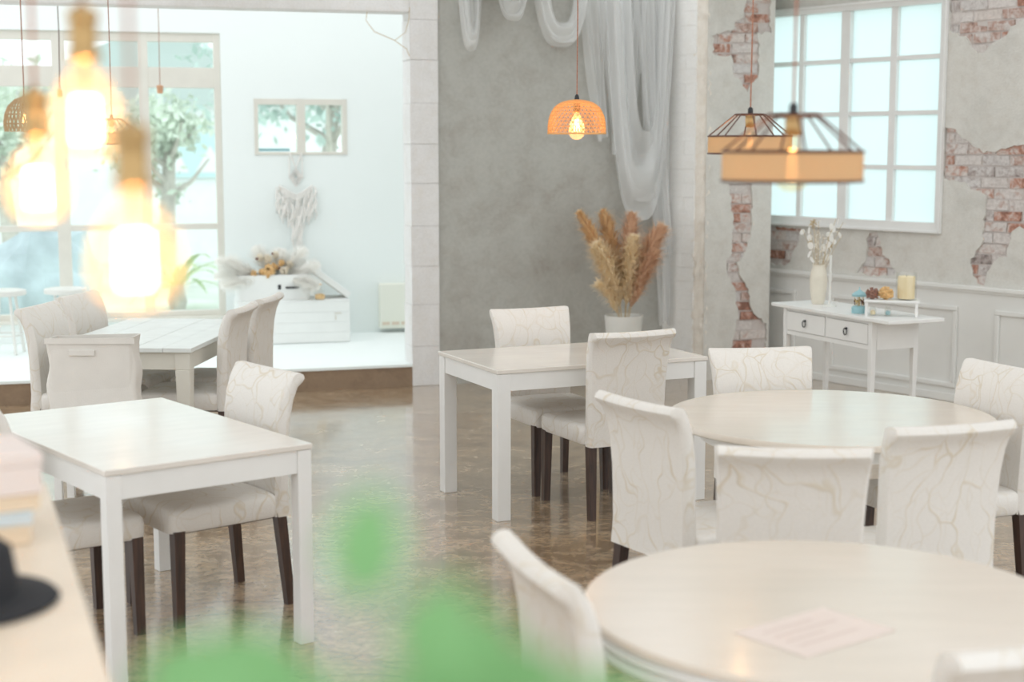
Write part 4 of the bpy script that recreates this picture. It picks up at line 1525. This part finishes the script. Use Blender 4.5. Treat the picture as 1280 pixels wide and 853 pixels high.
# macrame
mc = thing('macrame_hanging', 'cream macrame wall hanging with tassels under the small window', 'wall hanging', far_pt(-0.755, 0.02, 0), FA)
knot = MB()
zt, zb = 1.735, 1.395
for k in range(3):
    r_ = 0.055 - 0.016 * k
    cz = 1.53
    knot.tube([(0, 0, cz + r_ * 1.35), (r_, 0, cz), (0, 0, cz - r_ * 1.35), (-r_, 0, cz)], 0.0085, 5, True)
knot.tube([(-0.05, 0, 1.735), (0.0, 0, 1.61), (0.055, 0, 1.735)], 0.010, 5)
knot.tube([(-0.055, 0, 1.70), (-0.055, 0, 1.53), (0, 0, 1.45)], 0.006, 5).tube([(0.055, 0, 1.70), (0.055, 0, 1.53), (0, 0, 1.45)], 0.006, 5)
for k in range(3):
    knot.tube([(-0.15, 0, 1.46 - k * 0.02), (-0.06, -0.01, 1.405 - k * 0.02), (0.0, -0.012, 1.375 - k * 0.02), (0.06, -0.01, 1.405 - k * 0.02), (0.14, 0, 1.46 - k * 0.02)], 0.008, 5)
knot.obj('knot_work', 'cotton', mc, True)
rnd = random.Random(4)
for k in range(25):
    x = -0.17 + 0.34 * k / 24 + rnd.uniform(-.004, .004)
    a = abs(x) / 0.15
    ztp = 1.375 + 0.075 * min(1, a) ** 1.2
    ln = 0.46 + 0.03 * rnd.random() if a < 0.35 else (0.27 + rnd.uniform(-0.05, 0.05))
    pts = [(x + 0.008 * math.sin(q * 3 + k), -0.012 - 0.008 * math.sin(q * 2.3 + k), ztp - ln * q / 6) for q in range(7)]
    MB().tube(pts, [0.004, 0.0055, 0.0075, 0.006, 0.008, 0.007, 0.004], 5).obj('tassel', 'cotton', mc, True)

# cream heater panel low on the far wall
ht = thing('wall_heater', 'cream panel heater low on the sunroom wall beside the pilaster', 'heater', far_pt(-0.03, 0, 0.20), FA)
MB().box(-0.02, 0.36, -0.09, 0.0, 0.0, 0.40).obj('casing', 'heater_cream', ht, bevel=0.012)
for i in range(4):
    MB().box(0.0 + i * 0.085, 0.065 + i * 0.085, -0.096, -0.0905, 0.035, 0.062).obj('vent', 'counter_cream', ht)
# loose wire in the upper corner of the opening
wi = thing('loose_wire', 'thin loose wire looped at the upper corner of the opening', 'wire', BO, BA)
MB().tube([(-0.02, -0.012, 2.45), (-0.04, -0.015, 2.50), (-0.13, -0.02, 2.56), (-0.28, -0.02, 2.62), (-0.34, -0.012, 2.70), (-0.33, -0.01, 2.76)], 0.003, 4).obj('strand', 'stem_tan', wi)
MB().tube([(-0.13, -0.02, 2.56), (-0.05, -0.02, 2.62), (-0.02, -0.012, 2.72), (-0.015, -0.01, 2.80)], 0.0025, 4).obj('strand', 'stem_tan', wi)


def stool(label, x, y):
    t = thing('round_stool', label, 'stool', (x, y, 0.1665), 0, 'white stools in the sunroom')
    MB().lathe([(0.14, 0.46), (0.165, 0.465), (0.17, 0.485), (0.165, 0.503), (0.13, 0.51)], 28).obj('seat', 'ceramic_white', t, True)
    for k in range(4):
        a = PI / 4 + k * PI / 2
        MB().tube([(0.09 * math.cos(a), 0.09 * math.sin(a), 0.459), (0.15 * math.cos(a), 0.15 * math.sin(a), 0.0)], 0.012, 8).obj('leg', 'ceramic_white', t, True)
    MB().tube([(0.13 * math.cos(k * PI / 12), 0.13 * math.sin(k * PI / 12), 0.15) for k in range(24)], 0.007, 6, True).obj('foot_ring', 'ceramic_white', t, True)


stool('white round stool cut by the left picture edge', -4.00, 12.0)
stool('white round stool behind the chairs at the plank table', -3.56, 12.15)

# ------------------------------------------------------------------ counter, boxes and hat at the left edge
cn = thing('service_counter', 'cream service counter blurred at the bottom left', 'counter', (-0.715, 2.45, 0), R(20.5))
MB().box(-0.75, 0.0, -1.2, 0.75, 1.065, 1.10).obj('counter_top', 'counter_cream', cn, bevel=0.006)
MB().box(-0.72, -0.05, -1.15, 0.70, 0, 1.0645).obj('counter_body', 'counter_cream', cn)


def counter_pt(px, py, z_):
    c, s = math.cos(R(20.5)), math.sin(R(20.5))
    return (-0.715 + px * c - py * s, 2.45 + px * s + py * c, z_)


zz = 1.1005
for i, (m, h, hx, hy, lb) in enumerate((('box_tan', 0.03, 0.12, 0.10, 'tan box at the bottom of the stack on the counter'), ('box_blue', 0.025, 0.115, 0.09, 'pale blue box second from the bottom of the counter stack'),
                                        ('box_tan', 0.028, 0.12, 0.095, 'tan box under the pink one in the counter stack'), ('box_pink', 0.075, 0.115, 0.10, 'large pale pink box topping the stack on the counter'))):
    b = thing('gift_box', lb, 'box', counter_pt(-0.18 + 0.004 * i, 0.34, zz), R(20 + 4 * i), 'stack of boxes on the counter')
    MB().box(-hx, hx, -hy, hy, 0, h * 0.7).obj('box_base', m, b, bevel=0.002)
    MB().box(-hx - 0.002, hx + 0.002, -hy - 0.002, hy + 0.002, h * 0.7 + 0.0005, h).obj('lid', m, b, bevel=0.002)
    zz += h + 0.0008
hat = thing('felt_hat', 'black round brimmed felt hat on the counter', 'hat', counter_pt(-0.185, -0.10, 1.1008))
MB().lathe([(0.145, 0.0), (0.150, 0.004), (0.145, 0.009), (0.09, 0.012), (0.085, 0.02)], 40, cap1=False).obj('brim', 'black_felt', hat, True)
MB().lathe([(0.088, 0.010), (0.087, 0.04), (0.080, 0.085), (0.06, 0.10), (0.02, 0.094)], 32).obj('crown', 'black_felt', hat, True)

# ------------------------------------------------------------------ leafy plant close to the camera
pl = thing('leafy_plant', 'bright green leafy plant blurred close to the camera', 'plant', (-0.05, 0.60, 0))
MB().lathe([(0.11, 0), (0.12, 0.01), (0.15, 0.28), (0.155, 0.30), (0.143, 0.30), (0.135, 0.26), (0.02, 0.255)], 30).obj('pot', 'clay', pl, True)
MB().lathe([(0.02, 0.256), (0.132, 0.257), (0.01, 0.262)], 24).obj('soil', 'soil', pl)
rnd = random.Random(9)
leaf_me = None
lv = MB()
Lh, Lw = 0.05, 0.017
rows_ = []
for i in range(7):
    q = i / 6
    wv = Lw * math.sin(PI * (0.06 + 0.9 * q)) ** 0.8
    rows_.append([(-wv, Lh * q, 0.004 * math.sin(PI * q)), (0, Lh * q, -0.004 + 0.004 * math.sin(PI * q)), (wv, Lh * q, 0.004 * math.sin(PI * q))])
lv.grid(rows_)
leaf_me = lv.mesh('leaf', True, False)
leaf_me.materials.append(MATS['leaf_green'])
# target leaf positions (x, y, z) in the room
leaf_pts = [(-0.058, 0.60, 1.645, 0.95, (0.15, 1)), (-0.028, 0.58, 1.614, 1.1, (0.3, 0.9)), (-0.016, 0.62, 1.583, 1.0, (-0.7, 0.5)), (-0.105, 0.60, 1.588, 1.2, (-0.8, 0.4)), (-0.082, 0.56, 1.592, 0.9, (0.8, 0.3)),
            (-0.135, 0.66, 1.563, 1.2, (-0.7, 0.5)), (-0.008, 0.60, 1.600, 0.8, (0.1, 1)), (0.000, 0.64, 1.574, 0.9, (0.8, 0.4)), (0.028, 0.60, 1.580, 0.8, (0.8, 0.5)),
            (-0.122, 0.54, 1.598, 0.9, (-0.5, 0.6)), (-0.045, 0.60, 1.576, 0.9, (0.8, 0.3)), (-0.10, 0.50, 1.610, 0.8, (-0.8, 0.3)), (0.04, 0.56, 1.590, 0.7, (0.6, 0.4))]
base = Vector((0, 0, 0.26))
mainp = [base, Vector((0.01, 0.01, 0.8)), Vector((-0.005, 0, 1.3)), Vector((0.0, 0.0, 1.52))]
MB().tube(mainp, [0.012, 0.010, 0.007, 0.004], 7).obj('stem', 'bark', pl, True)
for i, (x, y, z_, s, d) in enumerate(leaf_pts):
    p = Vector((x + 0.05, y - 0.60, z_))
    dirv = Vector((d[0], rnd.uniform(-.3, .3), d[1])).normalized()
    st_ = p - dirv * Lh * s * 0.5
    o = link('leaf', leaf_me, None, pl, st_)
    zax = Vector((rnd.uniform(-.4, .4), -1, rnd.uniform(0.2, 0.9)))
    xa = dirv.cross(zax).normalized()
    za = xa.cross(dirv).normalized()
    o.rotation_euler = Matrix((xa, dirv, za)).transposed().to_euler()
    o.scale = (s, s, s)
    root = mainp[2].lerp(mainp[3], rnd.uniform(0.3, 1))
    MB().tube([root, root.lerp(st_, 0.5) + Vector((0, 0, -0.012)), st_], [0.0022, 0.0017, 0.0012], 4).obj('twig', 'leaf_green', pl)

# ------------------------------------------------------------------ garden beyond the windows
MB().box(-40, 40, 14.2, 70, -0.25, -0.15).obj('ground', 'garden_ground')
tag(bpy.data.objects['ground'], 'pale garden ground outside the windows', 'ground', kind='structure')


def tree(label, x, y, h, crown, n, m, seed, lean=0.0):
    rnd = random.Random(seed)
    t = thing('garden_tree', label, 'tree', (x, y, -0.15), 0, 'trees outside the sunroom')
    top = Vector((lean, 0, h * 0.75))
    tr = MB().tube([(0, 0, 0), (lean * 0.3, 0, h * 0.3), (lean * 0.7, 0, h * 0.55), top], [0.13, 0.11, 0.09, 0.04], 8)
    for k in range(6):
        a = rnd.uniform(0, 2 * PI)
        z0 = h * rnd.uniform(0.4, 0.65)
        b0 = Vector((lean * z0 / (0.75 * h), 0, z0))
        tr.tube([b0, b0 + Vector((math.cos(a), math.sin(a), 0.6)) * crown * 0.4, b0 + Vector((math.cos(a), math.sin(a), 0.9)) * crown * 0.75], [0.05, 0.03, 0.012], 6)
    tr.obj('trunk', 'bark', t, True)
    cl = [Vector((lean + rnd.gauss(0, crown * 0.42), rnd.gauss(0, crown * 0.4), h * 0.75 + rnd.gauss(0, crown * 0.35))) for _ in range(26)]
    c = MB()
    for i in range(n):
        p = rnd.choice(cl) + Vector((rnd.gauss(0, 1), rnd.gauss(0, 1), rnd.gauss(0, 1))) * crown * 0.16
        d = Vector((rnd.gauss(0, 1), rnd.gauss(0, 1), rnd.gauss(0, 1))).normalized()
        e_ = d.cross(Vector((rnd.gauss(0, 1), rnd.gauss(0, 1), rnd.gauss(0, 1)))).normalized()
        s = rnd.uniform(0.05, 0.10)
        c.add([p - d * s, p + e_ * s * 0.5, p + d * s, p - e_ * s * 0.5], [(0, 1, 2, 3)])
    c.obj('foliage', m, t, fix=False)


tree('spreading tree seen through the small window', -2.5, 19.6, 3.9, 1.3, 2600, 'tree_leaf_dark', 1, 0.3)
tree('slender tree before the white house in the garden', -4.75, 21.0, 3.0, 0.75, 1500, 'tree_leaf', 2, 0.1)
tree('leafy tree behind the leftmost bulb in the garden', -6.5, 20.0, 2.9, 1.0, 2200, 'tree_leaf', 3, -0.2)
tree('dark leafy tree behind the middle of the garden window', -9.6, 23.5, 3.6, 1.3, 1800, 'tree_leaf_dark', 4, 0.0)

rk = MB()
rnd = random.Random(6)
import mathutils.noise as mn
rings = []
for i in range(11):
    ph = PI * i / 10
    ring = []
    for j in range(18):
        th = 2 * PI * j / 18
        d = Vector((math.sin(ph) * math.cos(th), math.sin(ph) * math.sin(th), math.cos(ph)))
        r_ = 1 + 0.28 * mn.noise(d * 1.7) + 0.10 * mn.noise(d * 5)
        ring.append((d.x * r_ * 0.62, d.y * r_ * 0.45, d.z * r_ * 0.62))
    rings.append(ring)
rk.loops(rings)
o = rk.obj('garden_boulder', 'boulder', loc=(-4.75, 15.6, 0.36))
tag(o, 'blue-grey boulder outside the sunroom window', 'rock')


def spiky(label, x, y, n, ln, seed):
    rnd = random.Random(seed)
    t = thing('garden_palm', label, 'plant', (x, y, -0.15), 0, 'palms outside the sunroom')
    MB().lathe([(0.09, 0), (0.12, 0.1), (0.07, 0.3)], 10).obj('trunk', 'bark', t, True)
    for i in range(n):
        a = 2 * PI * i / n + rnd.uniform(-.2, .2)
        d = Vector((math.cos(a), math.sin(a), 0))
        sd = Vector((-d.y, d.x, 0))
        L_ = ln * rnd.uniform(0.7, 1.1)
        up_ = rnd.uniform(0.5, 1.2)
        rows_ = []
        for k in range(8):
            q = k / 7
            c = Vector((0, 0, 0.25)) + d * L_ * q * 0.8 + Vector((0, 0, L_ * (up_ * q - 0.75 * q * q)))
            w_ = 0.05 * math.sin(PI * (0.12 + 0.86 * q))
            rows_.append([c - sd * w_, c + Vector((0, 0, -0.01)), c + sd * w_])
        MB().grid(rows_).obj('frond', 'palm_leaf', t, True, fix=False)


spiky('large spiky palm at the left of the garden window', -5.95, 17.2, 22, 1.5, 1)
spiky('smaller spiky palm behind the boulder', -4.0, 18.2, 16, 0.9, 2)
# white house with gable and blue sign
hs = thing('garden_house', 'white gabled house with pale blue sign across the garden', 'house', (-6.1, 25.5, -0.15), R(6))
MB().box(-2.6, 3.0, 0, 4, 0, 2.6).obj('wall', 'house_white', hs)
MB().add([(-2.9, -0.2, 2.6), (3.3, -0.2, 2.6), (0.2, -0.2, 3.9), (-2.9, 4.2, 2.6), (3.3, 4.2, 2.6), (0.2, 4.2, 3.9)], [(0, 1, 2), (3, 5, 4), (0, 2, 5, 3), (1, 4, 5, 2), (0, 3, 4, 1)]).obj('roof', 'roof_grey', hs)
sg = MB().box(-0.05, 1.45, -0.1, -0.04, 1.42, 2.15).obj('sign_board', 'house_sign', hs)
MB().add([(0.15, -0.115, 1.5), (0.75, -0.115, 1.5), (0.45, -0.115, 2.1), (0.15, -0.105, 1.5), (0.75, -0.105, 1.5), (0.45, -0.105, 2.1)], [(0, 1, 2), (3, 5, 4), (0, 3, 4, 1), (1, 4, 5, 2), (2, 5, 3, 0)]).obj('sign_shape', 'house_white', sg)
MB().add([(0.85, -0.115, 1.5), (1.35, -0.115, 1.5), (1.1, -0.115, 1.95), (0.85, -0.105, 1.5), (1.35, -0.105, 1.5), (1.1, -0.105, 1.95)], [(0, 1, 2), (3, 5, 4), (0, 3, 4, 1), (1, 4, 5, 2), (2, 5, 3, 0)]).obj('sign_shape', 'house_white', sg)
